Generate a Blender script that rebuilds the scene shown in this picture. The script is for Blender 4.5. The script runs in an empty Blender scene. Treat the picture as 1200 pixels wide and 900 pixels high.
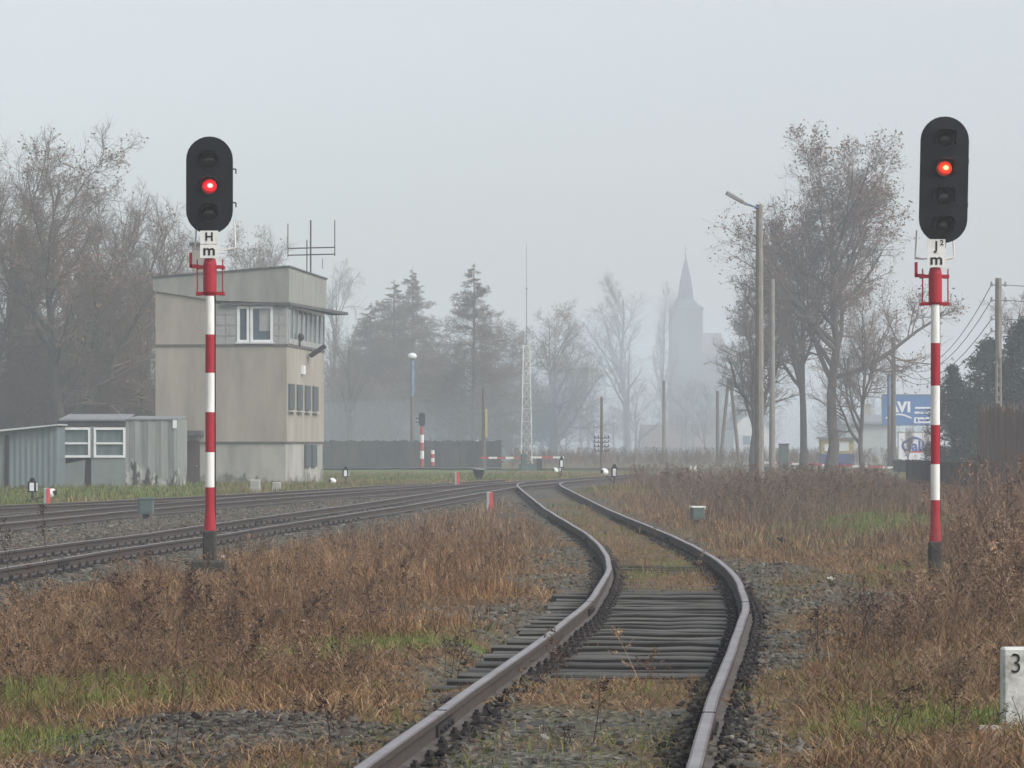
import bpy, math, random
import numpy as np
from mathutils import Vector, Matrix

random.seed(7)
RNG = np.random.default_rng(11)
sc = bpy.context.scene
COL = sc.collection
PI = math.pi
F = 3600.0          # focal length in photo pixels (photo 1200 wide)
CAMZ = 1.70
HORIZON = 519.0

# ------------------------------------------------------------------ terrain profile
_PD = np.array([-2000, 0, 14, 21, 33, 42, 50, 57, 63, 69, 76, 86, 96, 106, 120, 200, 3000.])
_PZ = np.array([0.05, .05, .05, 0, 0, -.08, -.13, -.16, -.14, -.12, -.08, -.03, .03, .07, .03, -.1, -.1])

def base_z(y):
    return np.interp(y, _PD, _PZ)

def G(px, py, dz=0.0):
    """photo pixel -> point dz above the ground"""
    lo, hi = 5.0, 1500.0
    for _ in range(60):
        m = 0.5 * (lo + hi)
        yy = HORIZON + F * (CAMZ - float(base_z(m)) - dz) / m
        if yy > py: lo = m
        else: hi = m
    d = 0.5 * (lo + hi)
    return Vector(((px - 600) / F * d, d, float(base_z(d)) + dz))

def P(px, py, d):
    return Vector(((px - 600) / F * d, d, CAMZ - (py - HORIZON) / F * d))

# ------------------------------------------------------------------ materials
def new_mat(name):
    m = bpy.data.materials.new(name); m.use_nodes = True
    nt = m.node_tree
    return m, nt, nt.nodes['Principled BSDF']

def pbr(name, c1, c2=None, scale=4.0, rough=.8, metal=0.0, bump=0.0, bscale=None, stretch=(1, 1, 1), lo=.35, hi=.65, spec=.3):
    m, nt, b = new_mat(name)
    b.inputs['Roughness'].default_value = rough
    b.inputs['Metallic'].default_value = metal
    b.inputs['Specular IOR Level'].default_value = spec
    if c2 is None:
        c2 = tuple(x * .75 for x in c1)
    tc = nt.nodes.new('ShaderNodeTexCoord')
    mp = nt.nodes.new('ShaderNodeMapping'); mp.inputs['Scale'].default_value = stretch
    nt.links.new(tc.outputs['Object'], mp.inputs['Vector'])
    n = nt.nodes.new('ShaderNodeTexNoise'); n.inputs['Scale'].default_value = scale
    n.inputs['Detail'].default_value = 8; n.inputs['Roughness'].default_value = .65
    nt.links.new(mp.outputs['Vector'], n.inputs['Vector'])
    r = nt.nodes.new('ShaderNodeValToRGB')
    r.color_ramp.elements[0].position = lo; r.color_ramp.elements[1].position = hi
    r.color_ramp.elements[0].color = (*c1, 1); r.color_ramp.elements[1].color = (*c2, 1)
    nt.links.new(n.outputs['Fac'], r.inputs['Fac'])
    nt.links.new(r.outputs['Color'], b.inputs['Base Color'])
    if bump:
        n2 = nt.nodes.new('ShaderNodeTexNoise'); n2.inputs['Scale'].default_value = bscale or scale * 4
        n2.inputs['Detail'].default_value = 6
        nt.links.new(mp.outputs['Vector'], n2.inputs['Vector'])
        bp = nt.nodes.new('ShaderNodeBump'); bp.inputs['Strength'].default_value = bump; bp.inputs['Distance'].default_value = .02
        nt.links.new(n2.outputs['Fac'], bp.inputs['Height'])
        nt.links.new(bp.outputs['Normal'], b.inputs['Normal'])
    return m

def attr_mat(name, rough=.9, attr='tint', transl=0.0):
    m, nt, b = new_mat(name)
    a = nt.nodes.new('ShaderNodeAttribute'); a.attribute_name = attr
    nt.links.new(a.outputs['Color'], b.inputs['Base Color'])
    b.inputs['Roughness'].default_value = rough
    b.inputs['Specular IOR Level'].default_value = .15
    return m

def emit(name, col, strength):
    m, nt, b = new_mat(name)
    b.inputs['Base Color'].default_value = (*[c * .5 for c in col], 1)
    b.inputs['Emission Color'].default_value = (*col, 1)
    b.inputs['Emission Strength'].default_value = strength
    b.inputs['Roughness'].default_value = .3
    return m

def glass(name, c=(.03, .04, .045), rough=.12):
    m, nt, b = new_mat(name)
    b.inputs['Base Color'].default_value = (*c, 1)
    b.inputs['Roughness'].default_value = rough
    b.inputs['Specular IOR Level'].default_value = .5
    return m

M = dict(
    rail_top=pbr('rail_top', (.36, .33, .33), (.22, .19, .19), 3, .36, .75, stretch=(1, 1, 1)),
    rail_edge=pbr('rail_head_edge', (.20, .17, .165), (.12, .095, .088), 3, .5, .5),
    rail_rust=pbr('rail_rust', (.042, .034, .030), (.068, .054, .047), 8, .85),
    rail_foot=pbr('rail_foot', (.11, .10, .095), (.055, .047, .042), 6, .8),
    sleeper=pbr('sleeper_wood', (.018, .017, .015), (.125, .122, .108), 2.2, .6, stretch=(.5, 11, 11), bump=.6, bscale=9),
    sleeper_side=pbr('shaded_creosote_sleeper_side', (.010, .009, .008), (.022, .020, .018), 6, .8),  # creosoted sides, coloured extra dark to paint in the shade between sleepers
    iron=pbr('dark_iron', (.018, .015, .016), (.035, .03, .03), 9, .8),
    red=pbr('red_paint', (.34, .011, .024), (.17, .010, .016), 8, .55, stretch=(1.5, 1.5, .3), lo=.48, hi=.8),
    red_far=pbr('red_paint_faded', (.42, .05, .05), (.34, .04, .04), 5, .6),
    white=pbr('white_paint', (.74, .74, .71), (.46, .445, .41), 7, .55, stretch=(1.5, 1.5, .3), lo=.48, hi=.85),
    black=pbr('black_enamel', (.006, .008, .011), (.010, .012, .015), 4, .7, spec=.15),
    hood=pbr('hood_black', (.006, .007, .008), (.011, .012, .013), 8, .55),
    lens_dark=glass('dark_lens', (.008, .010, .012), .2),
    letter=pbr('letter_black', (.010, .010, .012), (.015, .015, .015), 4, .6),
    conc_dark=pbr('mossy_concrete', (.025, .025, .022), (.065, .065, .058), 7, .9, bump=.4),
    concrete=pbr('concrete', (.27, .265, .25), (.36, .355, .33), 5, .9, bump=.2),
    post_white=pbr('whitewashed_concrete', (.56, .565, .53), (.17, .175, .14), 5.5, .9, bump=.4, lo=.47, hi=.72),
    galv=pbr('grey_metal', (.26, .27, .275), (.2, .205, .21), 5, .5, .3),
    green_box=pbr('grey_green_paint', (.095, .13, .12), (.065, .09, .085), 5, .6),
    wood_pole=pbr('wood_pole', (.15, .125, .10), (.085, .07, .058), 5, .9, stretch=(5, 5, .5)),
    conc_pole=pbr('concrete_pole', (.25, .24, .215), (.17, .16, .145), 5, .9, stretch=(3, 3, .6)),
    bark=pbr('bark', (.052, .043, .036), (.085, .072, .06), 6, .95, stretch=(3, 3, .8), bump=.5),
    twig=pbr('twigs', (.115, .082, .062), (.155, .118, .09), 3, .95),
    twig_red=pbr('twigs_reddish', (.13, .078, .06), (.10, .062, .05), 3, .95),
    twig_dark=pbr('twigs_dark', (.045, .040, .036), (.07, .06, .052), 3, .95),
)

def vary(mat, lo, hi):
    nt = mat.node_tree; b = nt.nodes['Principled BSDF']; L = nt.links.new
    old = b.inputs['Base Color'].links[0].from_socket
    oi = nt.nodes.new('ShaderNodeObjectInfo'); mr = nt.nodes.new('ShaderNodeMapRange'); mr.inputs['To Min'].default_value = lo; mr.inputs['To Max'].default_value = hi
    L(oi.outputs['Random'], mr.inputs['Value'])
    x = nt.nodes.new('ShaderNodeMix'); x.data_type = 'RGBA'; x.blend_type = 'MULTIPLY'; x.inputs['Factor'].default_value = 1
    L(old, x.inputs['A']); L(mr.outputs['Result'], x.inputs['B']); L(x.outputs['Result'], b.inputs['Base Color'])
vary(M['sleeper'], .45, 1.5)

# ------------------------------------------------------------------ mesh building
class MB:
    def __init__(self):
        self.v = []; self.f = []; self.m = []
    def add(self, vs, fs, mi=0):
        o = len(self.v)
        self.v.extend([tuple(v) for v in vs])
        for f in fs:
            self.f.append(tuple(i + o for i in f)); self.m.append(mi)
        return self
    def box(self, c, s, mi=0, rot=None):
        hx, hy, hz = s[0] / 2, s[1] / 2, s[2] / 2
        vs = [Vector((x, y, z)) for x in (-hx, hx) for y in (-hy, hy) for z in (-hz, hz)]
        if rot is not None: vs = [rot @ v for v in vs]
        c = Vector(c); vs = [v + c for v in vs]
        self.add(vs, [(0, 1, 3, 2), (4, 6, 7, 5), (0, 4, 5, 1), (2, 3, 7, 6), (0, 2, 6, 4), (1, 5, 7, 3)], mi)
        return self
    def bbox(self, c, s, bev=.01, mi=0):
        """box with chamfered vertical edges and top"""
        hx, hy, hz = s[0] / 2, s[1] / 2, s[2] / 2
        b = min(bev, hx * .8, hy * .8, hz * .8)
        ring = [(-hx + b, -hy), (hx - b, -hy), (hx, -hy + b), (hx, hy - b), (hx - b, hy), (-hx + b, hy), (-hx, hy - b), (-hx, -hy + b)]
        vs = []
        for z, k in ((-hz, 1), (hz - b, 1), (hz, 0)):
            for x, y in ring:
                if k == 0:
                    x = x - math.copysign(b, x) if abs(abs(x) - hx) < 1e-9 else x
                    y = y - math.copysign(b, y) if abs(abs(y) - hy) < 1e-9 else y
                vs.append((x + c[0], y + c[1], z + c[2]))
        fs = [tuple(range(7, -1, -1)), tuple(range(16, 24))]
        for r in range(2):
            for i in range(8):
                j = (i + 1) % 8
                fs.append((r * 8 + i, r * 8 + j, r * 8 + 8 + j, r * 8 + 8 + i))
        self.add(vs, fs, mi); return self
    def cyl(self, p0, p1, r0, r1=None, n=12, mi=0, caps=True):
        if r1 is None: r1 = r0
        p0, p1 = Vector(p0), Vector(p1)
        d = (p1 - p0).normalized()
        a = d.orthogonal().normalized(); b = d.cross(a)
        vs = []
        for p, r in ((p0, r0), (p1, r1)):
            for i in range(n):
                t = 2 * PI * i / n
                vs.append(p + a * (r * math.cos(t)) + b * (r * math.sin(t)))
        fs = [(i, (i + 1) % n, n + (i + 1) % n, n + i) for i in range(n)]
        if caps:
            fs.append(tuple(range(n - 1, -1, -1))); fs.append(tuple(range(n, 2 * n)))
        self.add(vs, fs, mi); return self
    def tube(self, pts, r, n=6, mi=0):
        for a, b in zip(pts[:-1], pts[1:]): self.cyl(a, b, r, r, n, mi)
        return self
    def lathe(self, prof, c=(0, 0, 0), n=16, mi=0, ax='z'):
        vs = []
        for r, h in prof:
            for i in range(n):
                t = 2 * PI * i / n
                if ax == 'z': vs.append((c[0] + r * math.cos(t), c[1] + r * math.sin(t), c[2] + h))
                else: vs.append((c[0] + r * math.cos(t), c[1] - h, c[2] + r * math.sin(t)))
        fs = []
        k = len(prof)
        for j in range(k - 1):
            for i in range(n):
                i2 = (i + 1) % n
                fs.append((j * n + i, j * n + i2, (j + 1) * n + i2, (j + 1) * n + i))
        fs.append(tuple(range(n - 1, -1, -1))); fs.append(tuple(range((k - 1) * n, k * n)))
        self.add(vs, fs, mi); return self
    def ball(self, c, r, mi=0, n=14, zs=1.0):
        prof = [(max(r * math.sin(PI * j / 10), 1e-4), -r * zs * math.cos(PI * j / 10)) for j in range(11)]
        return self.lathe(prof, c, n, mi)
    def prism_xz(self, poly, y0, y1, mi=0):
        """polygon in x,z extruded along y"""
        n = len(poly)
        vs = [(x, y0, z) for x, z in poly] + [(x, y1, z) for x, z in poly]
        fs = [tuple(range(n)), tuple(range(2 * n - 1, n - 1, -1))]
        for i in range(n):
            j = (i + 1) % n
            fs.append((i, n + i, n + j, j))
        self.add(vs, fs, mi); return self
    def prism_yz(self, poly, x0, x1, mi=0):
        n = len(poly)
        vs = [(x0, y, z) for y, z in poly] + [(x1, y, z) for y, z in poly]
        fs = [tuple(range(n)), tuple(range(2 * n - 1, n - 1, -1))]
        for i in range(n):
            j = (i + 1) % n
            fs.append((i, n + i, n + j, j))
        self.add(vs, fs, mi); return self
    def prism_xy(self, poly, z0, z1, mi=0):
        n = len(poly)
        vs = [(x, y, z0) for x, y in poly] + [(x, y, z1) for x, y in poly]
        fs = [tuple(range(n - 1, -1, -1)), tuple(range(n, 2 * n))]
        for i in range(n):
            j = (i + 1) % n
            fs.append((i, j, n + j, n + i))
        self.add(vs, fs, mi); return self
    def build(self, name, mats, parent=None, loc=(0, 0, 0), rz=0.0, smooth=False):
        me = bpy.data.meshes.new(name)
        me.from_pydata(self.v, [], self.f)
        if not isinstance(mats, (list, tuple)): mats = [mats]
        for m in mats: me.materials.append(M[m] if isinstance(m, str) else m)
        me.polygons.foreach_set('material_index', self.m)
        if smooth: me.polygons.foreach_set('use_smooth', [True] * len(self.f))
        me.update()
        import bmesh
        bm = bmesh.new(); bm.from_mesh(me); bmesh.ops.recalc_face_normals(bm, faces=bm.faces); bm.to_mesh(me); bm.free()
        o = bpy.data.objects.new(name, me); COL.objects.link(o)
        o.location = loc; o.rotation_euler = (0, 0, rz)
        if parent: o.parent = parent
        return o

def tag(o, label=None, cat=None, group=None, kind=None):
    if label: o['label'] = label
    if cat: o['category'] = cat
    if group: o['group'] = group
    if kind: o['kind'] = kind
    return o

def empty(name, loc, label, cat, group=None, rz=0.0):
    o = bpy.data.objects.new(name, None); COL.objects.link(o)
    o.empty_display_size = .2
    o.location = loc; o.rotation_euler = (0, 0, rz)
    return tag(o, label, cat, group)

def copy_tree(o, parent=None):
    c = o.copy(); COL.objects.link(c); c.parent = parent
    for ch in list(o.children): copy_tree(ch, c)
    return c

def fast_mesh(name, V, faces, mats, parent=None, tint=None, mat_idx=None, smooth=False):
    """V (N,3); faces list of (K,n) int arrays with n = 3 or 4"""
    me = bpy.data.meshes.new(name)
    V = np.asarray(V, np.float32)
    me.vertices.add(len(V)); me.vertices.foreach_set('co', V.ravel())
    loops = np.concatenate([f.ravel() for f in faces]).astype(np.int32)
    tot = np.concatenate([np.full(len(f), f.shape[1], np.int32) for f in faces])
    start = np.concatenate([[0], np.cumsum(tot)[:-1]]).astype(np.int32)
    me.loops.add(len(loops)); me.loops.foreach_set('vertex_index', loops)
    me.polygons.add(len(tot)); me.polygons.foreach_set('loop_start', start); me.polygons.foreach_set('loop_total', tot)
    if not isinstance(mats, (list, tuple)): mats = [mats]
    for m in mats: me.materials.append(M[m] if isinstance(m, str) else m)
    if mat_idx is not None: me.polygons.foreach_set('material_index', mat_idx.astype(np.int32))
    me.polygons.foreach_set('use_smooth', np.full(len(tot), smooth, bool))
    me.update(calc_edges=True)
    if tint is not None:
        a = me.color_attributes.new('tint', 'FLOAT_COLOR', 'POINT')
        c4 = np.ones((len(V), 4), np.float32); c4[:, :3] = tint
        a.data.foreach_set('color', c4.ravel())
    o = bpy.data.objects.new(name, me); COL.objects.link(o)
    if parent: o.parent = parent
    return o

def text_mesh(name, body, size, mat, parent, loc, depth=.004, bold=0.0, rz=0.0, xs=1.0):
    """upright lettering facing -y"""
    cu = bpy.data.curves.new(name, 'FONT'); cu.body = body; cu.size = size
    cu.align_x = 'CENTER'; cu.align_y = 'CENTER'; cu.extrude = depth / 2; cu.offset = bold
    t = bpy.data.objects.new('tmp_text', cu); COL.objects.link(t)
    bpy.context.view_layer.update()
    me = bpy.data.meshes.new_from_object(t.evaluated_get(bpy.context.evaluated_depsgraph_get()))
    bpy.data.objects.remove(t); bpy.data.curves.remove(cu)
    me.materials.clear(); me.materials.append(M[mat] if isinstance(mat, str) else mat)
    o = bpy.data.objects.new(name, me); COL.objects.link(o)
    o.location = loc; o.rotation_euler = (PI / 2, 0, rz); o.scale = (xs, 1, 1)
    if parent: o.parent = parent
    return o

# ------------------------------------------------------------------ track centre lines  (x as a function of y)
def smooth_xy(pts, step=.5, k=3.0):
    pts = np.array(sorted(pts, key=lambda p: p[1]))
    y = np.arange(pts[0, 1], pts[-1, 1], step)
    x = np.interp(y, pts[:, 1], pts[:, 0])
    n = int(k / step)
    if n > 0:
        ker = np.hanning(2 * n + 3); ker /= ker.sum()
        pad = len(ker) // 2
        xp = np.concatenate([2 * x[0] - x[pad:0:-1], x, 2 * x[-1] - x[-2:-pad - 2:-1]])
        x = np.convolve(xp, ker, 'valid')
    return y, x

fgL = [(893, 433), (842, 505), (815, 541.7), (780, 593), (742, 646.7), (729, 662), (708, 690), (682, 707), (666, 713.6), (654, 713), (640, 705), (626, 690), (614.7, 670.7), (605.3, 654.7), (595.3, 638.7), (584.7, 625.3), (575.3, 613.3), (570, 606)]
fgR = [(893, 812), (842, 826), (815, 835.5), (780, 847.5), (742, 863), (729, 868), (708, 873.6), (682, 866), (666, 855), (654, 838), (640, 814), (626, 784), (614.7, 757), (605.3, 733), (595.3, 709.3), (584.7, 688), (575.3, 669.5), (570, 660)]
fg = []
for (y, a), (_, b) in zip(fgL, fgR):
    p = G((a + b) / 2, y, .17); fg.append((p.x, p.y))
x0, y0 = fg[0]; x1, y1 = fg[1]
sl = (x1 - x0) / (y1 - y0)
fg = [(x0 - sl * 9, y0 - 9)] + fg
print('fg', [(round(a, 2), round(b, 1)) for a, b in fg])
A_R = [(-220, 704), (-60, 676), (38, 660), (120, 646), (180, 637), (238, 629), (320, 616), (400, 603.5), (478, 592), (525, 584), (570, 576.5), (601.5, 571), (637, 566.9), (660, 564.6), (690, 562), (720, 559.8), (760, 557), (800, 555)]
Ac = []
pr = [G(px, py, .17) for px, py in A_R]
for i, p in enumerate(pr):
    q = pr[min(i + 1, len(pr) - 1)] - pr[max(i - 1, 0)]
    n = Vector((-q.y, q.x)).normalized()
    Ac.append((p.x + n.x * .75, p.y + n.y * .75))
def off_line(pts, side):
    pr = [G(px, py, .17) for px, py in pts]; out = []
    for i, p in enumerate(pr):
        q = pr[min(i + 1, len(pr) - 1)] - pr[max(i - 1, 0)]
        n = Vector((-q.y, q.x)).normalized()
        out.append((p.x + n.x * .75 * side, p.y + n.y * .75 * side))
    return out
Bc = off_line([(-220, 637), (-60, 620), (0, 613.6), (100, 603.6), (160, 597.6), (238, 591), (336, 583), (432, 576), (511, 570), (570, 566), (606, 563.6), (640, 561.4)], 1)
Cc = off_line([(-220, 602), (-60, 594.5), (0, 592), (100, 588), (160, 585), (238, 581), (336, 575.5), (420, 570.5), (500, 566)], -1)
yA, xA = smooth_xy(Ac, k=5); yB, xB = smooth_xy(Bc, k=5); yC, xC = smooth_xy(Cc, k=5)
fg += [(.93, 107), (.98, 112), (1.25, 118)]
for yy in (126, 134, 142):
    fg.append((float(np.interp(yy, yA, xA)), yy))
yF, xF = smooth_xy(fg, k=2.0)
print('A', [(round(a, 1), round(b, 1)) for a, b in Ac]); print('B', [(round(a, 1), round(b, 1)) for a, b in Bc]); print('C', [(round(a, 1), round(b, 1)) for a, b in Cc])

def lat(x, y, yt, xt):
    """signed lateral distance to a track, large beyond its ends"""
    d = x - np.interp(y, yt, xt)
    s = np.interp(y, yt, np.gradient(xt, yt))
    d = d / np.sqrt(1 + s * s)
    ext = np.maximum(0, np.maximum(yt[0] - y, y - yt[-1]))
    return np.sign(d) * np.hypot(d, ext)

def sstep(a, b, x):
    t = np.clip((x - a) / (b - a), 0, 1); return t * t * (3 - 2 * t)

_W = RNG.normal(size=(40, 2)); _PH = RNG.uniform(0, 6.28, 40)
def wob(x, y, freq, seed=0, n=7):
    """cheap smooth noise about -1..1"""
    s = 0
    for i in range(n):
        k = (i + seed * 5) % 40
        w = _W[k] * freq * (0.6 + .25 * i)
        s = s + np.sin(w[0] * x + w[1] * y + _PH[k] + seed) / (1 + .25 * i)
    return s / 2.6

def ellipse(x, y, px, py, rx, ry):
    """soft patch on the ground round the place seen at px,py; radii in metres"""
    c = G(px, py)
    d = np.hypot((x - c.x) / rx, (y - c.y) / ry) + .35 * wob(x, y, 2.2, 3)
    return 1 - sstep(.55, 1.15, d)

def masks(x, y):
    dF = lat(x, y, yF, xF); dA = lat(x, y, yA, xA); dB = lat(x, y, yB, xB); dC = lat(x, y, yC, xC)
    nz = .45 * wob(x, y, 1.8, 1) + .3 * wob(x, y, 5, 2)
    left = np.minimum(np.minimum(np.abs(dA), np.abs(dB)), np.abs(dC))
    gr_left = 1 - sstep(2.0, 3.2, left + nz)
    btw = ((dA < 0) & (dB > 0) & (y < yB[-1])).astype(float)
    gr_left = np.maximum(gr_left, btw * (.95 - .25 * sstep(.3, 1, wob(x, y, 1.2, 4))))
    wL = np.interp(y, [0, 16, 21, 25, 40, 48, 60, 100, 140], [.95, 1.0, 1.3, 2.3, 2.7, 1.7, 1.5, 2.2, 2.4])
    wR = np.interp(y, [0, 16, 22, 26, 32, 40, 47, 60, 100, 140], [.98, 1.0, 1.15, 1.7, 2.5, 2.3, 1.3, 1.3, 2.0, 2.4])
    wF = np.where(dF < 0, wL, wR)
    gr_f = 1 - sstep(wF - .35, wF + .5, np.abs(dF) + 1.1 * nz)
    gr_f = np.maximum(gr_f, (1 - sstep(.9, 1.1, np.abs(dF))) * .9)
    inb = (1 - sstep(.55, .75, np.abs(dF))) * (1 - sstep(15, 19, y) * (1 - sstep(33, 36, y)))
    gr_f = gr_f * (1 - .75 * inb * np.clip(.55 + .9 * wob(x, y, 2.1, 47), 0, 1))
    gr_f = gr_f * (1 - .75 * sstep(34, 40, y) * (1 - sstep(75, 90, y)) * (1 - sstep(.55, .8, np.abs(dF))) * np.clip(.6 + .8 * wob(x, y, .9, 37), 0, 1)) * (1 - .9 * ellipse(x, y, 700, 815, 1.5, 1.8)) * (1 - .7 * ellipse(x, y, 760, 655, 1.2, 5))
    heap = np.maximum(ellipse(x, y, 290, 865, 1.15, 1.6), .8 * ellipse(x, y, 180, 900, .8, .9))
    sh = np.maximum(ellipse(x, y, 905, 672, .9, 4) * .8, ellipse(x, y, 985, 690, .7, 1.6) * .6)
    gr_f = gr_f * np.where(np.abs(dF) > .95, np.clip(.72 + .75 * wob(x, y, 1.6, 63) + .4 * wob(x, y, 4.0, 65), .08, 1), 1)
    gravel = np.clip(np.maximum.reduce([gr_left, gr_f * .9, heap, sh]), 0, 1)
    green = np.maximum.reduce([
        .55 * inb * np.clip(wob(x, y, 2.6, 49) + .1, 0, 1), .4 * (np.abs(dF) < 3) * np.clip(wob(x, y, 1.4, 51) - .1, 0, 1),
        ellipse(x, y, 60, 815, 1.2, 1.6), ellipse(x, y, 150, 800, .8, 1.0) * .8, ellipse(x, y, 20, 870, .8, 1.0), ellipse(x, y, 470, 757, .8, .7), ellipse(x, y, 360, 765, .5, .7),
        ellipse(x, y, 330, 650, 1.2, 1.8), ellipse(x, y, 1020, 620, 2.2, 6) * 1.0, ellipse(x, y, 900, 632, 1.6, 5) * .6, ellipse(x, y, 960, 600, 3, 5) * .35, ellipse(x, y, 1050, 668, .5, 1.4), ellipse(x, y, 960, 640, 1.2, 3) * .4,
        ellipse(x, y, 1110, 850, .75, 1.1), ellipse(x, y, 1010, 860, .5, .9) * .5, ellipse(x, y, 235, 590, 2, 4) * .0,
        ellipse(x, y, 250, 860, 1.6, .5) * .3, ellipse(x, y, 700, 600, 1.5, 8) * .25,
    ])
    lawn = sstep(-1.5, -3.4, np.where(np.abs(dC) < 200, dC, -9)) * (x < 6) * (y > 60)
    lawn2 = sstep(-1.5, -3, np.where(y > yC[-1], lat(x, y, np.r_[yB, yA[yA > yB[-1]]], np.r_[xB, xA[yA > yB[-1]]]), -9)) * (y > 100) * (y < 203) * sstep(9, 2, x + 3 * wob(x, y, .4, 45))
    green = np.maximum(green, np.clip(np.maximum(lawn * .75, lawn2 * .75), 0, 1))
    return dict(dF=dF, dA=dA, dB=dB, dC=dC, left=left, gravel=gravel, green=np.clip(green, 0, 1), heap=heap, btw=btw)

def ground_z(x, y, mk=None):
    mk = mk or masks(x, y)
    z = base_z(y)
    far = sstep(0, 1, np.minimum(np.abs(mk['dF']), mk['left']) / 2.2 - .6)
    z = z + far * (.05 * wob(x, y, .6, 1) + .02 * wob(x, y, 2.5, 5)) + .008 * wob(x, y, 9, 6)
    mn = np.minimum(np.abs(mk['dF']), mk['left'])
    # sleepers lie a little clear of the ballast, buried where the grass has closed over
    bury = np.maximum(ellipse(x, y, 700, 815, 1.6, 2.0), ellipse(x, y, 680, 890, 1.2, 1.3) * .75)
    bare = sstep(19.5, 21.5, y) * (1 - sstep(33, 38, y)) * sstep(-1.6, -1.25, mk['dF']) * (1 - sstep(.80, .98, mk['dF']))
    bare = np.maximum(bare * np.clip(1.1 + .8 * wob(x, y, .8, 53), .25, 1), .75 * sstep(13.6, 14.6, y) * (1 - sstep(15.6, 16.6, y)) * (1 - sstep(.6, .95, np.abs(mk['dF']))) * np.clip(.5 + wob(x, y, 1.2, 55), 0, 1))
    bare = np.maximum(bare, .62 * sstep(35, 37, y) * (1 - sstep(46, 54, y)) * (1 - sstep(.55, .9, np.abs(mk['dF']))) * np.clip(.45 + .9 * wob(x, y, .9, 57), 0, 1))
    inF = 1 - sstep(1.25, 1.7, np.abs(mk['dF']))
    grown = inF * (1 - bare) * np.clip(.75 + .5 * wob(x, y, 1.7, 33), 0, 1)
    z = z - (1 - sstep(1.2, 1.7, mn)) * (.022 - .05 * bury) - .11 * bare * (1 - bury) * (1 - .45 * np.clip(wob(x, y, 1.1, 35), 0, 1)) + .034 * grown
    z = z + (sstep(1.2, 1.6, mn) - sstep(1.8, 3.0, mn)) * .02
    z = z + mk['heap'] * .03
    # left field is a little mound, the right verge rises a bit
    z = z + .10 * np.exp(-(((x + 3.2) / 1.6) ** 2 + ((y - 31) / 7) ** 2))
    z = z + .22 * sstep(3.2, 5.0, x - np.interp(y, [0, 30, 60, 120], [1, 1.5, 3, 4])) * sstep(12, 20, y) * (1 - sstep(85, 110, y))
    return z

# ------------------------------------------------------------------ ground
def ground_material():
    m, nt, b = new_mat('ground')
    b.inputs['Roughness'].default_value = .95; b.inputs['Specular IOR Level'].default_value = .15
    L = nt.links.new
    at = nt.nodes.new('ShaderNodeAttribute'); at.attribute_name = 'cover'
    sep = nt.nodes.new('ShaderNodeSeparateColor'); L(at.outputs['Color'], sep.inputs['Color'])
    geo = nt.nodes.new('ShaderNodeNewGeometry')
    def noise(scale, det=6, ro=.6):
        n = nt.nodes.new('ShaderNodeTexNoise'); n.inputs['Scale'].default_value = scale
        n.inputs['Detail'].default_value = det; n.inputs['Roughness'].default_value = ro
        L(geo.outputs['Position'], n.inputs['Vector']); return n
    def ramp(fac, stops):
        r = nt.nodes.new('ShaderNodeValToRGB'); L(fac, r.inputs['Fac'])
        e = r.color_ramp.elements
        while len(e) < len(stops): e.new(.5)
        for q, (p, c) in zip(e, stops): q.position = p; q.color = (*c, 1)
        return r
    def mix(f, a, c):
        x = nt.nodes.new('ShaderNodeMix'); x.data_type = 'RGBA'
        L(f, x.inputs['Factor']); L(a, x.inputs['A']); L(c, x.inputs['B']); return x.outputs['Result']
    dry = ramp(noise(1.6, 9, .72).outputs['Fac'], [(.28, (.065, .042, .026)), (.45, (.12, .080, .044)), (.6, (.155, .108, .060)), (.75, (.088, .064, .040))])
    vor = nt.nodes.new('ShaderNodeTexVoronoi'); vor.inputs['Scale'].default_value = 17; L(geo.outputs['Position'], vor.inputs['Vector'])
    stone = ramp(vor.outputs['Color'], [(.1, (.040, .038, .033)), (.5, (.085, .083, .072)), (.9, (.15, .147, .13))])
    moss = ramp(noise(.9, 8, .7).outputs['Fac'], [(.42, (.0, .0, .0)), (.62, (1, 1, 1))])
    mosscol = ramp(noise(7).outputs['Fac'], [(.3, (.085, .080, .042)), (.7, (.13, .115, .065))])
    ms = nt.nodes.new('ShaderNodeMath'); ms.operation = 'MULTIPLY'; L(moss.outputs['Color'], ms.inputs[0]); ms.inputs[1].default_value = .55
    stone2 = mix(ms.outputs[0], stone.outputs['Color'], mosscol.outputs['Color'])
    grn = ramp(noise(5, 8, .7).outputs['Fac'], [(.3, (.07, .085, .025)), (.55, (.11, .15, .04)), (.75, (.16, .15, .06))])
    def rag(chan, sc_):
        n = noise(sc_, 5)
        a = nt.nodes.new('ShaderNodeMath'); a.operation = 'ADD'; L(sep.outputs[chan], a.inputs[0]); L(n.outputs['Fac'], a.inputs[1])
        s = nt.nodes.new('ShaderNodeMapRange'); s.inputs['From Min'].default_value = .80; s.inputs['From Max'].default_value = 1.18
        L(a.outputs[0], s.inputs['Value']); return s.outputs['Result']
    c = mix(rag('Green', 6), dry.outputs['Color'], grn.outputs['Color'])
    c = mix(rag('Red', 5), c, stone2)
    L(c, b.inputs['Base Color'])
    bp = nt.nodes.new('ShaderNodeBump'); bp.inputs['Strength'].default_value = .9; bp.inputs['Distance'].default_value = .05
    L(vor.outputs['Distance'], bp.inputs['Height']); L(bp.outputs['Normal'], b.inputs['Normal'])
    return m

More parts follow.
